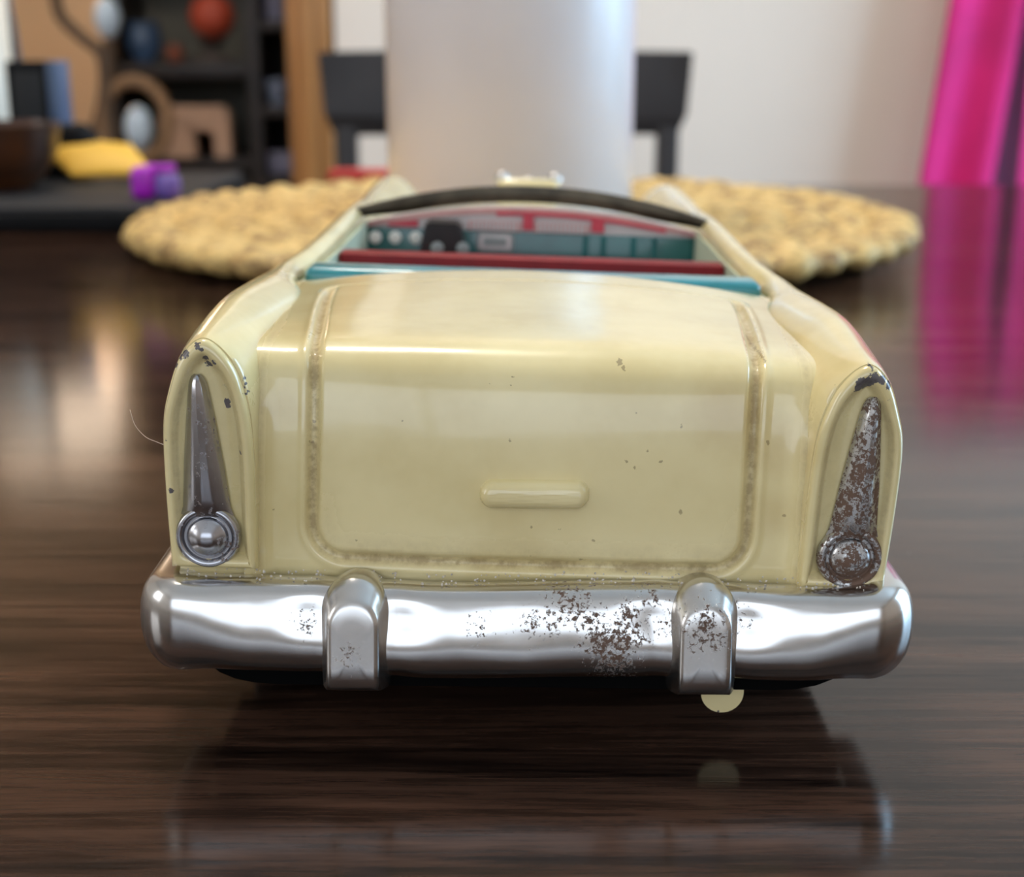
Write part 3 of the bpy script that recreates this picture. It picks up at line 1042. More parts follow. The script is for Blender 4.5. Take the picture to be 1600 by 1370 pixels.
for gx, gz in ((586, 0.0490), (617, 0.0491), (649, 0.0492), (682, 0.0480), (722, 0.0481)):
    fwd = 0.0118 if gx > 660 else 0.0008
    xx = dx(gx) * (0.965 if gx > 660 else 1)
    g_ = MB().lathe([(0.0014, 0), (0.0014, 0.0004), (0.0011, 0.0006), (0.0003, 0.0006)], (xx, DY - (0.0002 if gx < 660 else 0.0112), gz if gx < 660 else gz + 0.0006), 24, (0, -1, 0))
    g_.build('dash_gauge' if gx < 660 else 'column_knob', m_gauge if gx < 660 else m_grayp, dash if gx < 660 else car, xf=body_xf)
x0, x1 = dx(744), dx(802)
rd = MB().prism([(x, z) for x, z in rrect(x0, x1, 0.0468, 0.0510, 0.0009)], DY - 0.0007, DY).build('radio', m_grayp, dash, smooth=False, xf=body_xf)
MB().prism([(x, z) for x, z in rrect(x0 + 0.0006, x1 - 0.0006, 0.0473, 0.0505, 0.0007)], DY - 0.0010, DY - 0.0006).build('radio_face', m_whitep, rd, smooth=False, xf=body_xf)
MB().b2((x0 + 0.0016, DY - 0.0013, 0.0481), (x1 - 0.0016, DY - 0.0009, 0.0499)).build('radio_dial', m_grayp, rd, smooth=False, xf=body_xf)
for px_ in (910, 938, 985, 1018):
    MB().b2((dx(px_), DY - 0.0003, 0.0440), (dx(px_) + 0.0012, DY, 0.0509)).build('dash_panel_rib', m_teal_mid, dash, smooth=False, xf=body_xf)
# steering column: black tapered block in front of the dash
cx_ = dx(693)
mb = MB()
v8 = [mb.bm.verts.new(p) for p in ((cx_ - 0.0052, DY - 0.011, 0.0448), (cx_ + 0.0056, DY - 0.011, 0.0448), (cx_ + 0.0040, DY - 0.011, 0.0539), (cx_ - 0.0036, DY - 0.011, 0.0539),
                                   (cx_ - 0.0052, DY - 0.0004, 0.0448), (cx_ + 0.0056, DY - 0.0004, 0.0448), (cx_ + 0.0040, DY - 0.004, 0.0541), (cx_ - 0.0036, DY - 0.004, 0.0541))]
for f in ((0, 1, 2, 3), (4, 5, 6, 7), (0, 1, 5, 4), (1, 2, 6, 5), (2, 3, 7, 6), (3, 0, 4, 7)):
    mb.bm.faces.new([v8[k] for k in f])
bmesh.ops.bevel(mb.bm, geom=list(mb.bm.edges), offset=0.0006, segments=2, affect='EDGES')
st = mb.build('steering_column', m_blackp, car, xf=body_xf)
st['label'] = 'black tapered steering column in front of the dash'
# windshield: flat tarnished frame arched over the cowl, with a clear pane below
def ws_z(x):
    return 0.0552 + 0.0056 * (1 - (abs(x) / 0.0402) ** 2.1)
def ws_y(x):
    return 0.3195 - 0.010 * (abs(x) / 0.0402) ** 2
mb = MB()
q = np.linspace(-0.0402, 0.0402, 61)
rows = []
for x in q:
    e = 1 - 0.45 * sm(0.026, 0.0402, abs(x))
    z, y = ws_z(x), ws_y(x)
    h = 0.0033 * e
    rows.append([mb.bm.verts.new(p) for p in ((x, y, z), (x, y + 0.0007, z + 0.0002), (x, y + 0.0011, z - h), (x, y + 0.0004, z - h - 0.0003), (x, y - 0.0001, z - h), (x, y - 0.0006, z - h * 0.5))])
for a_, b_ in zip(rows, rows[1:]):
    for k in range(6):
        mb.bm.faces.new((a_[k], a_[(k + 1) % 6], b_[(k + 1) % 6], b_[k]))
mb.bm.faces.new(rows[0])
mb.bm.faces.new(rows[-1])
ws = mb.build('windshield_frame', m_frame, car, xf=body_xf)
mg, ntg, bgl = new_mat('clear_celluloid')
bgl.inputs['Transmission Weight'].default_value = 1.0
bgl.inputs['Roughness'].default_value = 0.05
bgl.inputs['IOR'].default_value = 1.1
L(ntg, mixc(ntg, noise_node(ntg, texco(ntg), 100, 3), (0.9, 0.95, 1, 1), (1, 1, 1, 1)), bgl.inputs['Base Color'])
mb = MB()
rows = []
for x in q:
    y = ws_y(x)
    zt = ws_z(x) - 0.0015
    rows.append([mb.bm.verts.new(p) for p in ((x, y + 0.0004, zt), (x, y + 0.0006, zt), (x, y + 0.0026, 0.0535 - 0.0022 * (x / 0.0375) ** 2), (x, y + 0.0024, 0.0535 - 0.0022 * (x / 0.0375) ** 2))])
for a_, b_ in zip(rows, rows[1:]):
    for k in range(4):
        mb.bm.faces.new((a_[k], a_[(k + 1) % 4], b_[(k + 1) % 4], b_[k]))
mb.build('windshield_pane', mg, ws, xf=body_xf)

# a stray hair stuck to the fin
hp = cat([tuple(at(203, 640, 0.1785)), tuple(at(211, 664, 0.1785)), tuple(at(227, 682, 0.1783)), tuple(at(244, 690, 0.178)), tuple(at(262, 697, 0.1772))], 24)
hair = MB().tube(hp, 0.000045, 6).build('hair_strand', simple('pale_hair', srgb(190, 180, 168), 0.5), loc=None)
tag(hair, 'thin pale hair sticking out from the cream fin of the toy car', 'hair')

# ================================================================== WOVEN MAT
MATC = Vector((0.0045, 0.695, 0.0))
MATR = 0.186
def straw_mat():
    m, nt, b = new_mat('dried_braided_straw')
    v = texco(nt)
    n = noise_node(nt, v, 70, 5, 0.7)
    n2 = noise_node(nt, v, 300, 4, 0.6)
    f = mathn(nt, 'ADD', mathn(nt, 'MULTIPLY', n, 0.65), mathn(nt, 'MULTIPLY', n2, 0.35))
    c = mixc(nt, step(nt, f, 0.36, 0.56), srgb(104, 70, 32), srgb(220, 184, 114))
    c = mixc(nt, step(nt, f, 0.58, 0.7), c, srgb(232, 214, 160))
    L(nt, c, b.inputs['Base Color'])
    b.inputs['Roughness'].default_value = 0.6
    bump(nt, b, n2, 0.5, 0.001)
    return m


m_straw = straw_mat()
mat = empty('woven_placemat', MATC)
tag(mat, 'round tan placemat of braided straw rings under the white canister', 'placemat')
NRING = 10
rw = MATR / (NRING + 0.0)
for k in range(NRING):
    rc = MATR - rw * (k + 0.5)
    nu = max(24, int(2 * math.pi * rc / 0.0028))
    nlump = max(6, int(2 * math.pi * rc / 0.021))
    nv = 12
    vs, fs = [], []
    for i in range(nu):
        th = 2 * math.pi * i / nu
        for j in range(nv):
            ph = 2 * math.pi * j / nv
            tw = math.sin(nlump * th + math.cos(ph) * 1.9 + k)
            r_ = 1.0 + 0.20 * tw + 0.22 * mnoise.noise(Vector((rc * math.cos(th) * 60, rc * math.sin(th) * 60, k * 2.0)))
            a_ = rw * 0.60 * r_
            h_ = 0.0056 * r_
            zc = (0.0078 if k == 0 else 0.0062) + 0.0010 * mnoise.noise(Vector((math.cos(th) * 3, math.sin(th) * 3, k)))
            rr = rc + a_ * math.cos(ph)
            vs.append((rr * math.cos(th), rr * math.sin(th), max(0.0, zc + h_ * math.sin(ph))))
    for i in range(nu):
        for j in range(nv):
            fs.append((i * nv + j, ((i + 1) % nu) * nv + j, ((i + 1) % nu) * nv + (j + 1) % nv, i * nv + (j + 1) % nv))
    link('braid_ring', mesh_from(vs, fs), m_straw, mat, angle=60)

# ================================================================== WHITE CYLINDER
m_paper = simple('glossy_white_wrap', srgb(222, 217, 218), 0.5, vary=0.01, scale=40, coat=0.7, spec=0.5)
m_paper.node_tree.nodes['Principled BSDF'].inputs['Coat Roughness'].default_value = 0.22
m_paper.node_tree.nodes['Principled BSDF'].inputs['Coat IOR'].default_value = 1.5
ROLL = at(797, 330, 0.715)
roll = empty('white_canister', (ROLL.x, 0.715, 0.0118))
tag(roll, 'tall smooth white cylindrical canister standing on the woven placemat', 'canister')
RR = 0.0608
MB().lathe([(0.002, 0.0), (RR - 0.002, 0.0), (RR, 0.002), (RR, 0.246), (RR - 0.001, 0.247), (0.002, 0.247)], (0, 0, 0), 128).build('canister_body', m_paper, roll, angle=50)
MB().lathe([(0.002, 0.247), (RR + 0.001, 0.247), (RR + 0.0015, 0.249), (RR + 0.0015, 0.262), (RR - 0.001, 0.265), (0.002, 0.266)], (0, 0, 0), 96).build('canister_lid', m_paper, roll, angle=50)

# ================================================================== DINING CHAIR
m_chair = wood_mat('espresso_wood', srgb(20, 15, 14), srgb(34, 27, 25), 3.0, 0.45, 0.0, axis=2)
CY = 1.5
chair = empty('dining_chair', (at(790, 200, CY).x, 1.36, FLOOR))
tag(chair, 'espresso wooden dining chair with a broad top rail behind the table', 'chair')
def cl(p):
    return Vector(p) - chair.location
xl, xr = at(499, 140, CY).x, at(1081, 140, CY).x
zt, zb = at(800, 81, CY).z, at(800, 212, CY).z
cx0 = chair.location.x
def rail_pt(x, z, y):
    w = (x - cx0) / (xr - cx0)
    return (x, y + 0.03 * (1 - w * w), z)
mb = MB()
poly = [(xl, zt - 0.001), (xl + 0.003, zt), (cx0, zt + 0.003), (xr - 0.003, zt), (xr, zt - 0.001), (xr - 0.004, zb + 0.022), (xr - 0.012, zb + 0.004), (xr - 0.018, zb), (cx0, zb), (xl + 0.018, zb), (xl + 0.012, zb + 0.004), (xl + 0.004, zb + 0.022)]
dens = []
for a_, b_ in zip(poly, poly[1:] + poly[:1]):
    n = max(1, int(abs(b_[0] - a_[0]) / 0.02))
    for t in range(n):
        dens.append((a_[0] + (b_[0] - a_[0]) * t / n, a_[1] + (b_[1] - a_[1]) * t / n))
f0 = [mb.bm.verts.new(cl(rail_pt(x, z, CY))) for x, z in dens]
f1 = [mb.bm.verts.new(cl(rail_pt(x, z, CY + 0.024))) for x, z in dens]
n = len(dens)
top_i = [i for i in range(n)]
for i in range(n):
    mb.bm.faces.new((f0[i], f0[(i + 1) % n], f1[(i + 1) % n], f1[i]))
mb.bm.faces.new(f0)
mb.bm.faces.new(f1)
bmesh.ops.triangulate(mb.bm, faces=[f for f in mb.bm.faces if len(f.verts) > 4])
mb.build('top_rail', m_chair, chair, angle=30)
for x_ in (at(540, 240, CY).x, at(1044, 240, CY).x):
    MB().b2(cl((x_ - 0.0115, CY + 0.003, FLOOR)), cl((x_ + 0.0115, CY + 0.03, zb + 0.012)), 0.003).build('back_post', m_chair, chair)
sz = -0.29
MB().b2(cl((xl - 0.01, CY - 0.42, sz - 0.045)), cl((xr + 0.01, CY + 0.002, sz)), 0.01).build('seat', m_chair, chair)
for x_ in (xl + 0.02, xr - 0.02):
    MB().b2(cl((x_ - 0.018, CY - 0.40, FLOOR)), cl((x_ + 0.018, CY - 0.364, sz - 0.045)), 0.003).build('leg', m_chair, chair)
MB().b2(cl((xl + 0.04, CY + 0.01, -0.16)), cl((xr - 0.04, CY + 0.024, -0.12)), 0.003).build('lower_rail', m_chair, chair)

# ================================================================== MAGENTA CLOTH
m_mag = simple('magenta_fabric', srgb(196, 22, 104), 0.85, vary=0.12, scale=12, bumpy=0.1)
m_lav = simple('lavender_lining', srgb(164, 120, 168), 0.8, vary=0.08, scale=12)
m_hook = simple('brushed_hook_metal', srgb(150, 148, 146), 0.35, metal=1.0)
PY = 1.93
def cloth(name, x_top, x_bot, z_top, z_bot, y, amp, waves, phase, mat, parent=None, loc=None, nx=70, nz=50, th=0.003):
    vs, fs = [], []
    for side in (0, 1):
        for i in range(nz + 1):
            t = i / nz
            for j in range(nx + 1):
                s = j / nx
                x = (x_top[0] + (x_top[1] - x_top[0]) * s) * (1 - t) + (x_bot[0] + (x_bot[1] - x_bot[0]) * s) * t
                yy = y - amp * (0.4 + 0.6 * t) * (1 + math.sin(waves * 2 * math.pi * s + phase + 0.8 * t)) + side * th
                vs.append((x, yy, z_top + (z_bot - z_top) * t + 0.006 * math.sin(5 * s + phase)))
    m_ = (nx + 1) * (nz + 1)
    for side in (0, 1):
        for i in range(nz):
            for j in range(nx):
                b_ = side * m_ + i * (nx + 1) + j
                fs.append((b_, b_ + 1, b_ + nx + 2, b_ + nx + 1))
    edge = [j for j in range(nx + 1)] + [i * (nx + 1) + nx for i in range(1, nz + 1)] + [nz * (nx + 1) + j for j in range(nx - 1, -1, -1)] + [i * (nx + 1) for i in range(nz - 1, 0, -1)]
    for a_, b_ in zip(edge, edge[1:] + edge[:1]):
        fs.append((a_, b_, b_ + m_, a_ + m_))
    if loc is not None:
        vs = [Vector(v) - Vector(loc) for v in vs]
    return link(name, mesh_from(vs, fs), mat, parent, angle=80, loc=None)


xa, xb = at(1498, 0, PY).x, at(1446, 285, PY).x
slope = (xb - xa) / (at(1446, 285, PY).z - at(1498, 0, PY).z)
ztop, zbot = 0.34, -0.30
xl_t = xa + slope * (ztop - at(1498, 0, PY).z)
xl_b = xa + slope * (zbot - at(1498, 0, PY).z)
robe = empty('hanging_cloth', (xl_t + 0.16, BACK - 0.02, zbot))
tag(robe, 'magenta cloth with a lavender lining hanging on the pale wall', 'cloth')
gx0, gx1 = at(1550, 90, PY).x, at(1560, 90, PY).x
cloth('cloth_panel', (xl_t, xl_t + 0.10), (xl_b, xl_b + 0.105), ztop, zbot, PY + 0.05, 0.014, 1.3, 0.5, m_mag, robe, robe.location)
cloth('cloth_lining', (xl_t + 0.085, xl_t + 0.13), (xl_b + 0.08, xl_b + 0.165), ztop, zbot, PY + 0.085, 0.004, 1.0, 0.0, m_lav, robe, robe.location, nx=20)
cloth('cloth_panel', (xl_t + 0.096, xl_t + 0.30), (xl_b + 0.155, xl_b + 0.42), ztop, zbot, PY + 0.045, 0.016, 2.2, 2.2, m_mag, robe, robe.location)
hook = MB().box((xl_t + 0.15, BACK - 0.006, ztop + 0.04), (0.36, 0.012, 0.05), 0.003).tube([(xl_t + 0.06, BACK - 0.01, ztop + 0.04), (xl_t + 0.06, BACK - 0.075, ztop + 0.016), (xl_t + 0.06, BACK - 0.085, ztop + 0.05)], 0.006).tube([(xl_t + 0.24, BACK - 0.01, ztop + 0.04), (xl_t + 0.24, BACK - 0.08, ztop + 0.016), (xl_t + 0.24, BACK - 0.09, ztop + 0.05)], 0.006).build('hook_rail', m_hook)
tag(hook, 'metal hook rail on the pale wall holding the magenta cloth', 'hook rail')

# ================================================================== THINGS ON THE TABLE, LEFT SIDE
m_case = simple('black_case', srgb(6, 6, 8), 0.7, vary=0.3, scale=20, spec=0.2)
m_case_edge = simple('blue_grey_case_lid', srgb(12, 15, 20), 0.5, vary=0.2, scale=20)
CASE_Y = 0.708
case = empty('flat_case', (-0.27, 0.80, 0))
tag(case, 'flat black case lying on the table beside the placemat', 'case')
k0 = at(292, 340, 0.745).x
def kl(p):
    return Vector(p) - case.location
MB().b2(kl((-0.46, CASE_Y, 0)), kl((k0, 0.915, 0.0095)), 0.002).build('case_body', m_case, case)
MB().b2(kl((-0.458, CASE_Y + 0.003, 0.0095)), kl((k0 - 0.002, 0.913, 0.0125)), 0.001).build('case_lid', m_case_edge, case)

# yellow packet lying on the case
m_yel = simple('yellow_paper', srgb(222, 172, 58), 0.55, vary=0.06, scale=30)
PYY = 0.83
p_a, p_b, p_c, p_d = at(112, 272, PYY), at(238, 268, PYY), at(205, 225, PYY + 0.035), at(68, 218, PYY + 0.035)
mb = MB()
NB2 = 14
top, bot = [], []
for i in range(NB2 + 1):
    for j in range(NB2 + 1):
        s, t = i / NB2, j / NB2
        p = (p_a * (1 - s) + p_b * s) * (1 - t) + (p_d * (1 - s) + p_c * s) * t
        puff = 0.004 * (16 * s * (1 - s) * t * (1 - t)) ** 0.5
        top.append(mb.bm.verts.new((p.x, p.y - puff * 0.5, p.z + puff)))
        bot.append(mb.bm.verts.new((p.x, p.y + 0.002 + 0.02 * t * 0, 0.0127 + max(0, p.z - 0.0145) * 0.75)))
w_ = NB2 + 1
for i in range(NB2):
    for j in range(NB2):
        a_ = i * w_ + j
        mb.bm.faces.new((top[a_], top[a_ + 1], top[a_ + w_ + 1], top[a_ + w_]))
        mb.bm.faces.new((bot[a_], bot[a_ + 1], bot[a_ + w_ + 1], bot[a_ + w_]))
edge = [i for i in range(w_)] + [i * w_ + NB2 for i in range(1, w_)] + [NB2 * w_ + i for i in range(NB2 - 1, -1, -1)] + [i * w_ for i in range(NB2 - 1, 0, -1)]
for a_, b_ in zip(edge, edge[1:] + edge[:1]):
    mb.bm.faces.new((top[a_], top[b_], bot[b_], bot[a_]))
pk = mb.build('yellow_packet', m_yel)
tag(pk, 'puffy yellow packet leaning on the flat black case', 'packet')

# purple marker cap piece
m_pur = simple('magenta_purple_plastic', srgb(170, 20, 190), 0.4, vary=0.08)
m_lil = simple('lilac_plastic', srgb(112, 84, 168), 0.4, vary=0.08)
q0, q1 = at(208, 300, 0.75), at(284, 300, 0.75)
eras = empty('purple_clip', ((q0.x + q1.x) / 2, 0.75, 0.0125))
tag(eras, 'small purple and lilac plastic clip on the edge of the black case', 'clip')
w_ = q1.x - q0.x
MB().box((-w_ * 0.25, 0, 0.0085), (w_ * 0.5, 0.014, 0.017), 0.004, seg=3).build('clip_jaw', m_pur, eras)
MB().box((w_ * 0.22, 0, 0.0065), (w_ * 0.5, 0.013, 0.013), 0.004, seg=3).build('clip_grip', m_lil, eras)
MB().box((w_ * 0.06, 0.002, 0.0155), (w_ * 0.62, 0.010, 0.004), 0.0015, seg=3).build('clip_bar', m_pur, eras)

# upright black box with a blue-grey side
m_bluegrey = simple('blue_grey_plastic', srgb(60, 80, 108), 0.4, vary=0.1)
sb = empty('upright_box', (at(62, 150, 0.885).x, 0.885, 0.0125))
tag(sb, 'black upright box with a blue-grey edge standing on the black case', 'box')
hb = at(60, 95, 0.885).z - 0.0125
x0_, x1_ = at(22, 150, 0.885).x - sb.location.x, at(84, 150, 0.885).x - sb.location.x
x2_ = at(103, 150, 0.885).x - sb.location.x
MB().b2((x0_, -0.012, 0), (x1_, 0.012, hb), 0.001).build('box_shell', m_case, sb)
MB().b2((x1_, -0.012, 0), (x2_, 0.012, hb), 0.0015).build('side_edge', m_bluegrey, sb)
MB().b2((x0_ + 0.004, -0.0126, 0.006), (x1_ - 0.003, -0.0118, hb - 0.006), 0.0003).build('front_panel', m_rubber, sb)

# soft black pouch behind the packet
pm = MB()
pc = at(85, 250, 0.872)
g = bmesh.ops.create_uvsphere(pm.bm, u_segments=40, v_segments=24, radius=1.0)
for v in g['verts']:
    x_, y_, z_ = v.co
    f_ = lambda q: math.copysign(abs(q) ** 0.55, q)
    v.co = Vector((f_(x_) * 0.030, f_(y_) * 0.009, f_(z_) * 0.0165 + 0.0165)) * (1 + 0.05 * mnoise.noise(Vector((x_ * 2, y_ * 2, z_ * 2))))
    v.co.z = max(0, v.co.z)
pouch = pm.build('black_pouch', m_case, loc=(pc.x, 0.862, 0.0125), angle=80)
tag(pouch, 'soft black pouch behind the yellow packet on the black case', 'pouch')

# brown wooden bowl
m_bowl = wood_mat('brown_bowl_wood', srgb(30, 16, 7), srgb(86, 46, 16), 4, 0.35, 0.2, axis=0)
bx = at(5, 230, 0.80)
bowl = MB().lathe([(0.002, 0.0), (0.014, 0.0), (0.022, 0.008), (0.029, 0.020), (0.032, 0.036), (0.0305, 0.0365), (0.026, 0.022), (0.018, 0.011), (0.002, 0.007)], (0, 0, 0), 48).build('wooden_bowl', m_bowl, loc=(bx.x, 0.80, 0.0125))
tag(bowl, 'small dark brown wooden bowl on the flat black case', 'bowl')

# cream canister with a wooden stick leaning on it, behind the bowl
m_cream = simple('cream_ceramic', srgb(226, 204, 178), 0.3, vary=0.04, scale=30)
cc = at(-50, 150, 0.93)
can = MB().lathe([(0.002, 0.0), (0.026, 0.0), (0.0285, 0.004), (0.0285, 0.128), (0.027, 0.130), (0.025, 0.128), (0.024, 0.01), (0.002, 0.008)], (0, 0, 0), 56).build('cream_jar', m_cream, loc=(at(22, 150, 0.925).x - 0.0285, 0.925, 0.0))
tag(can, 'narrow cream jar standing behind the wooden bowl', 'jar')
cxn = at(22, 150, 0.925).x
stick = MB().tube([(cxn + 0.0065, 0.9355, 0.001), (cxn + 0.0035, 0.933, 0.06), (cxn - 0.004, 0.931, 0.15)], 0.0030, 12).build('wooden_stick', m_bowl)
tag(stick, 'brown wooden stick leaning against the cream jar', 'stick')

# red and yellow box just beyond the mat
m_redbox = simple('red_card', srgb(190, 46, 40), 0.6, vary=0.1)
m_ylw = simple('yellow_card', srgb(226, 176, 84), 0.6, vary=0.1)
rb = at(562, 290, 0.905)
box = empty('small_carton', (rb.x, 0.905, 0))
tag(box, 'small red and yellow carton behind the placemat by the white canister', 'carton')
MB().b2((-0.0185, -0.012, 0.0075), (0.0185, 0.012, 0.0140), 0.0006).build('carton_lid', m_redbox, box)
MB().b2((-0.018, -0.0115, 0.0), (0.018, 0.0115, 0.0076), 0.0004).build('carton_base', m_ylw, box)

# ================================================================== NEXT ROOM: BOOKCASE
m_dkwood = wood_mat('dark_walnut', srgb(18, 13, 11), srgb(40, 29, 23), 3, 0.5, 0.0, axis=0)
m_shback = simple('olive_back_panel', srgb(92, 88, 78), 0.8, vary=0.1)
BY = 2.62
def bxx(px, Y=BY):
    return at(px, 150, Y).x
def bz(py, Y=BY):
    return at(800, py, Y).z
X0, X1, X2 = bxx(170), bxx(398), bxx(482)
case2 = empty('bookcase', ((X0 + X2) / 2, BY + 0.12, FLOOR))
tag(case2, 'dark wooden bookcase with ornaments seen past the oak door casing', 'bookcase')
def bl(p):
    return Vector(p) - case2.location
DEP = 0.24
TOPB = 0.62
for x0, x1 in ((X0, X0 + 0.018), (X1 - 0.012, X1 + 0.012), (X2 - 0.018, X2)):
    MB().b2(bl((x0, BY, FLOOR)), bl((x1, BY + DEP, TOPB)), 0.002).build('upright', m_dkwood, case2)
MB().b2(bl((X0 + 0.018, BY + DEP - 0.008, FLOOR)), bl((X2 - 0.018, BY + DEP, TOPB))).build('back_panel', m_shback, case2)
def shelf(xa, xb, z, th=0.02):
    MB().b2(bl((xa + 0.0004, BY + 0.004, z - th)), bl((xb - 0.0004, BY + DEP - 0.0085, z - 0.0005)), 0.002).build('shelf', m_dkwood, case2)
zA = bz(98)       # shelf with the pot and the ball
zB = bz(248)      # shelf with the ring and the arch
for z in (zA, zB, TOPB - 0.05, 0.36, -0.35, FLOOR + 0.08):
    shelf(X0 + 0.018, X1 - 0.012, z, 0.028 if z == zA else 0.02)
zC, zD, zE = bz(165), bz(275), bz(30)
for z in (zC, zD, zE, TOPB - 0.05, 0.36, -0.35, FLOOR + 0.08):
    shelf(X1 + 0.012, X2 - 0.018, z)
IY = BY + 0.06
def spot(px, z, Y=IY):
    return Vector((at(px, 150, Y).x, Y, z))
S = 1.0 / F_PX * IY     # metres per pixel there
# blue pot on the upper shelf
m_bluepot = simple('slate_blue_glaze', srgb(58, 82, 112), 0.25, vary=0.25, scale=15, coat=0.4)
h = bz(34, IY) - zA
o = MB().lathe([(0.002, 0), (0.018, 0), (0.031, h * 0.3), (0.0335, h * 0.6), (0.027, h * 0.9), (0.029, h), (0.025, h), (0.016, h * 0.5), (0.002, h * 0.3)], (0, 0, 0), 40).build('blue_pot', m_bluepot, loc=spot(231, zA))
tag(o, 'slate blue glazed pot on the upper bookcase shelf', 'pot')
# orange ball on a dark stand
m_or = simple('burnt_orange_ball', srgb(164, 64, 40), 0.6, vary=0.1)
m_stand = simple('brown_grey_stand', srgb(74, 64, 58), 0.6)
b_ = spot(335, zA)
hb_ = bz(62, IY) - zA
o = MB().lathe([(0.002, 0), (0.040, 0), (0.040, 0.006), (0.012, 0.014), (0.010, hb_ * 0.6), (0.030, hb_), (0.002, hb_)], (0, 0, 0), 32).build('ball_stand', m_stand, loc=b_)
tag(o, 'dark flared stand holding an orange ball on the bookcase', 'stand')
rball = 0.041
o = MB().sphere((0, 0, 0), rball, u=32, v=24).build('orange_ball', m_or, loc=(b_.x + 0.004, b_.y, zA + hb_ + rball))
tag(o, 'burnt orange ball on a dark stand in the bookcase', 'ball')
# small rust coloured knob vase
m_rust = simple('rust_clay', srgb(120, 62, 40), 0.6)
o = MB().lathe([(0.002, 0), (0.012, 0), (0.018, 0.012), (0.015, 0.026), (0.009, 0.032), (0.002, 0.032)], (0, 0, 0), 28).build('clay_jar', m_rust, loc=spot(277, zA))
tag(o, 'tiny rust clay jar between the blue pot and the ball stand', 'jar')
# beige arch ornament on the lower shelf
m_beige = simple('beige_stone', srgb(196, 160, 134), 0.7, vary=0.1, scale=20)
cA = spot(306, zB)
hw_, hh_ = 52 * S, bz(165, IY) - zB
outer = [(-hw_, 0), (-hw_, hh_ * 0.75), (-hw_ * 0.8, hh_), (hw_ * 0.85, hh_), (hw_, hh_ * 0.8), (hw_, 0)]
inner = [(hw_ * 0.55, 0), (hw_ * 0.55, hh_ * 0.52), (-0.0 - hw_ * 0.02, hh_ * 0.52), (-hw_ * 0.02, 0)]
mb = MB().prism(outer + inner, -0.025, 0.025)
bmesh.ops.triangulate(mb.bm, faces=[f for f in mb.bm.faces if len(f.verts) > 4])
o = mb.build('stone_arch', m_beige, loc=cA, smooth=False)
tag(o, 'beige arch-shaped ornament on the lower bookcase shelf', 'ornament')
# glass and grey box in the narrow column
mgl = simple('smoky_glass', srgb(150, 160, 182), 0.1, vary=0.05, trans=0.4)
o = MB().lathe([(0.002, 0), (0.015, 0), (0.012, 0.004), (0.018, 0.02), (0.020, 0.045), (0.018, 0.045), (0.015, 0.02), (0.002, 0.008)], (0, 0, 0), 32).build('glass_tumbler', mgl, loc=spot(433, zC, IY - 0.02))
tag(o, 'smoky glass tumbler in the narrow bookcase column', 'tumbler')
m_gb = simple('grey_violet_card', srgb(112, 110, 130), 0.6)
o = MB().box((0, 0, 0.02), (0.048, 0.06, 0.04), 0.006, seg=3).build('grey_box', m_gb, loc=spot(438, zD))
tag(o, 'low grey-violet box at the bottom of the narrow bookcase column', 'box')
o = MB().lathe([(0.002, 0), (0.018, 0), (0.020, 0.03), (0.015, 0.05), (0.002, 0.05)], (0, 0, 0), 28).build('grey_jar', m_gb, loc=spot(436, zE))
tag(o, 'grey-violet jar on the high shelf of the narrow column', 'jar')

# wrought stand with ring mirror, glass float and curved stem, in front of the bookcase
m_iron = simple('brown_iron', srgb(84, 66, 48), 0.5, vary=0.2)
m_float = simple('pale_blue_glass', srgb(196, 216, 232), 0.12, vary=0.03)
m_tan = simple('tan_hoop', srgb(142, 110, 78), 0.6)
SY = 2.45
S2 = SY / F_PX
st_loc = Vector((at(170, 200, SY).x, SY, FLOOR))
stand = empty('iron_stand', st_loc)
tag(stand, 'brown iron floor stand with a curved stem, tan hoop and pale glass balls', 'stand')
def sp(px, py):
    return at(px, py, SY) - st_loc
MB().tube([tuple(v) for v in cat([tuple(sp(84, -20)), tuple(sp(95, 25)), tuple(sp(130, 60)), tuple(sp(158, 85)), tuple(sp(163, 140)), tuple(sp(152, 190)), tuple(sp(140, 225)), tuple(sp(135, 290)), (sp(150, 300).x, 0, 0.01)], 80)], 0.010, 10).build('curved_stem', m_iron, stand)
MB().tube([tuple(v) for v in cat([tuple(sp(172, 60)), tuple(sp(172, 110)), tuple(sp(168, 170)), tuple(sp(176, 225)), tuple(sp(172, 290)), (sp(150, 300).x, 0, 0.01)], 60)], 0.012, 10).build('straight_stem', m_iron, stand)
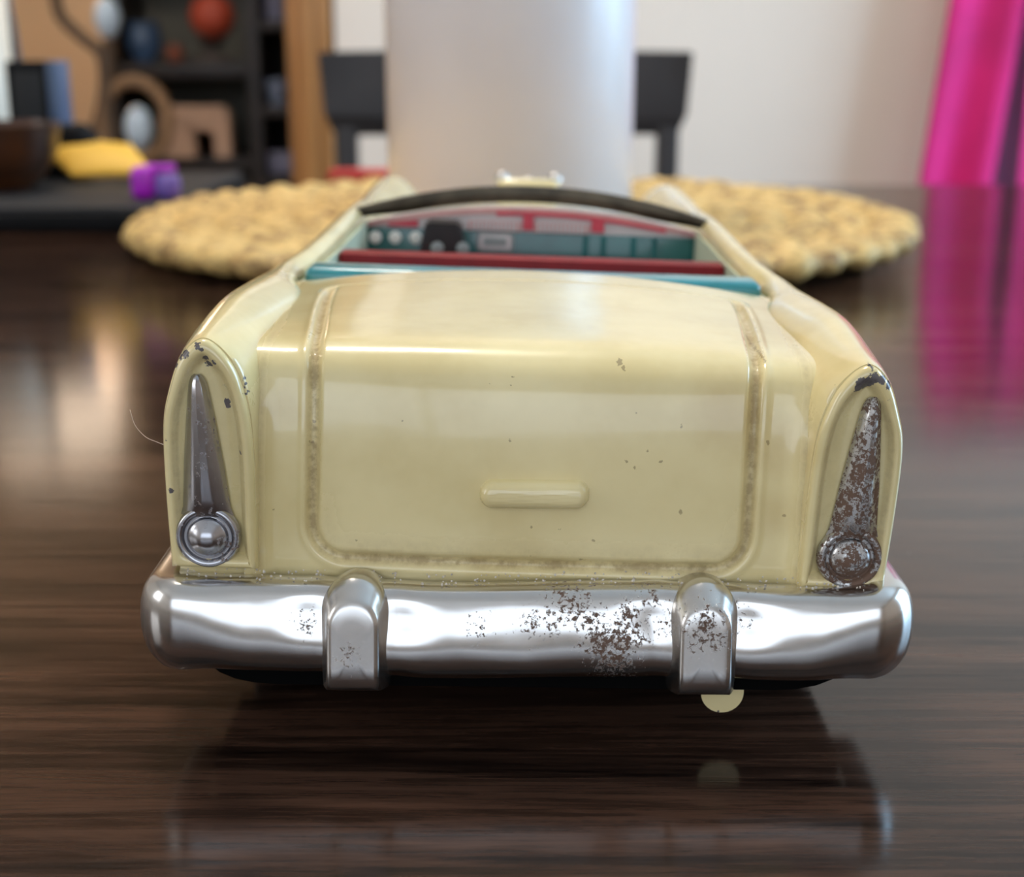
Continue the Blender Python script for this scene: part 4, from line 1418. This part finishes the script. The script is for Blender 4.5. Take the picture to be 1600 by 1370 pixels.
MB().lathe([(0.002, 0), (0.13, 0), (0.13, 0.012), (0.02, 0.03), (0.002, 0.03)], (sp(150, 300).x, 0, 0), 40).build('foot', m_iron, stand)
rc = sp(212, 188)
MB().tube([(rc.x + 50 * S2 * math.cos(a_), 0, rc.z + 58 * S2 * math.sin(a_)) for a_ in np.linspace(0, 2 * math.pi, 49)[:-1]], 0.011, 10, closed=True).build('hoop', m_tan, stand)
MB().sphere(sp(168, 28), 0.026, (0.85, 0.85, 1.3)).build('glass_ball', m_float, stand)
MB().sphere(sp(217, 200), 0.03, (0.8, 0.8, 1.25)).build('glass_ball', m_float, stand)
MB().tube([tuple(sp(163, 140)), tuple(sp(176, 150)), tuple(rc + Vector((-44 * S2, 0, 0.03)))], 0.007, 8).build('hoop_arm', m_iron, stand)
MB().tube([tuple(rc + Vector((0.0, 0, -56 * S2))), tuple(sp(215, 215))], 0.007, 8).build('ball_post', m_iron, stand)

# ================================================================== FLOOR LAMP IN THE NEXT ROOM
m_shade, nts, bs = new_mat('lit_linen_shade')
L(nts, mixc(nts, noise_node(nts, texco(nts, (1, 1, 6)), 40, 4), srgb(226, 200, 170), srgb(240, 222, 196)), bs.inputs['Base Color'])
bs.inputs['Emission Color'].default_value = (1.0, 0.78, 0.58, 1)
bs.inputs['Emission Strength'].default_value = 2.6
m_pole = wood_mat('reddish_pole_wood', srgb(70, 38, 22), srgb(120, 72, 44), 4, 0.4, 0.2, axis=2)
fl = empty('floor_lamp', (at(12, 60, 2.8).x, 2.8, FLOOR))
tag(fl, 'floor lamp with a lit linen shade on a reddish wooden pole', 'floor lamp')
MB().lathe([(0.002, 0), (0.13, 0), (0.13, 0.015), (0.03, 0.035), (0.002, 0.035)], (0, 0, 0), 40).build('lamp_base', m_pole, fl)
MB().lathe([(0.013, 0.03), (0.013, 1.12), (0.002, 1.12)], (0, 0, 0), 20).build('lamp_pole', m_pole, fl)
MB().lathe([(0.155, 1.05), (0.12, 1.36), (0.118, 1.36), (0.153, 1.05)], (0, 0, 0), 48).build('lamp_shade', m_shade, fl)
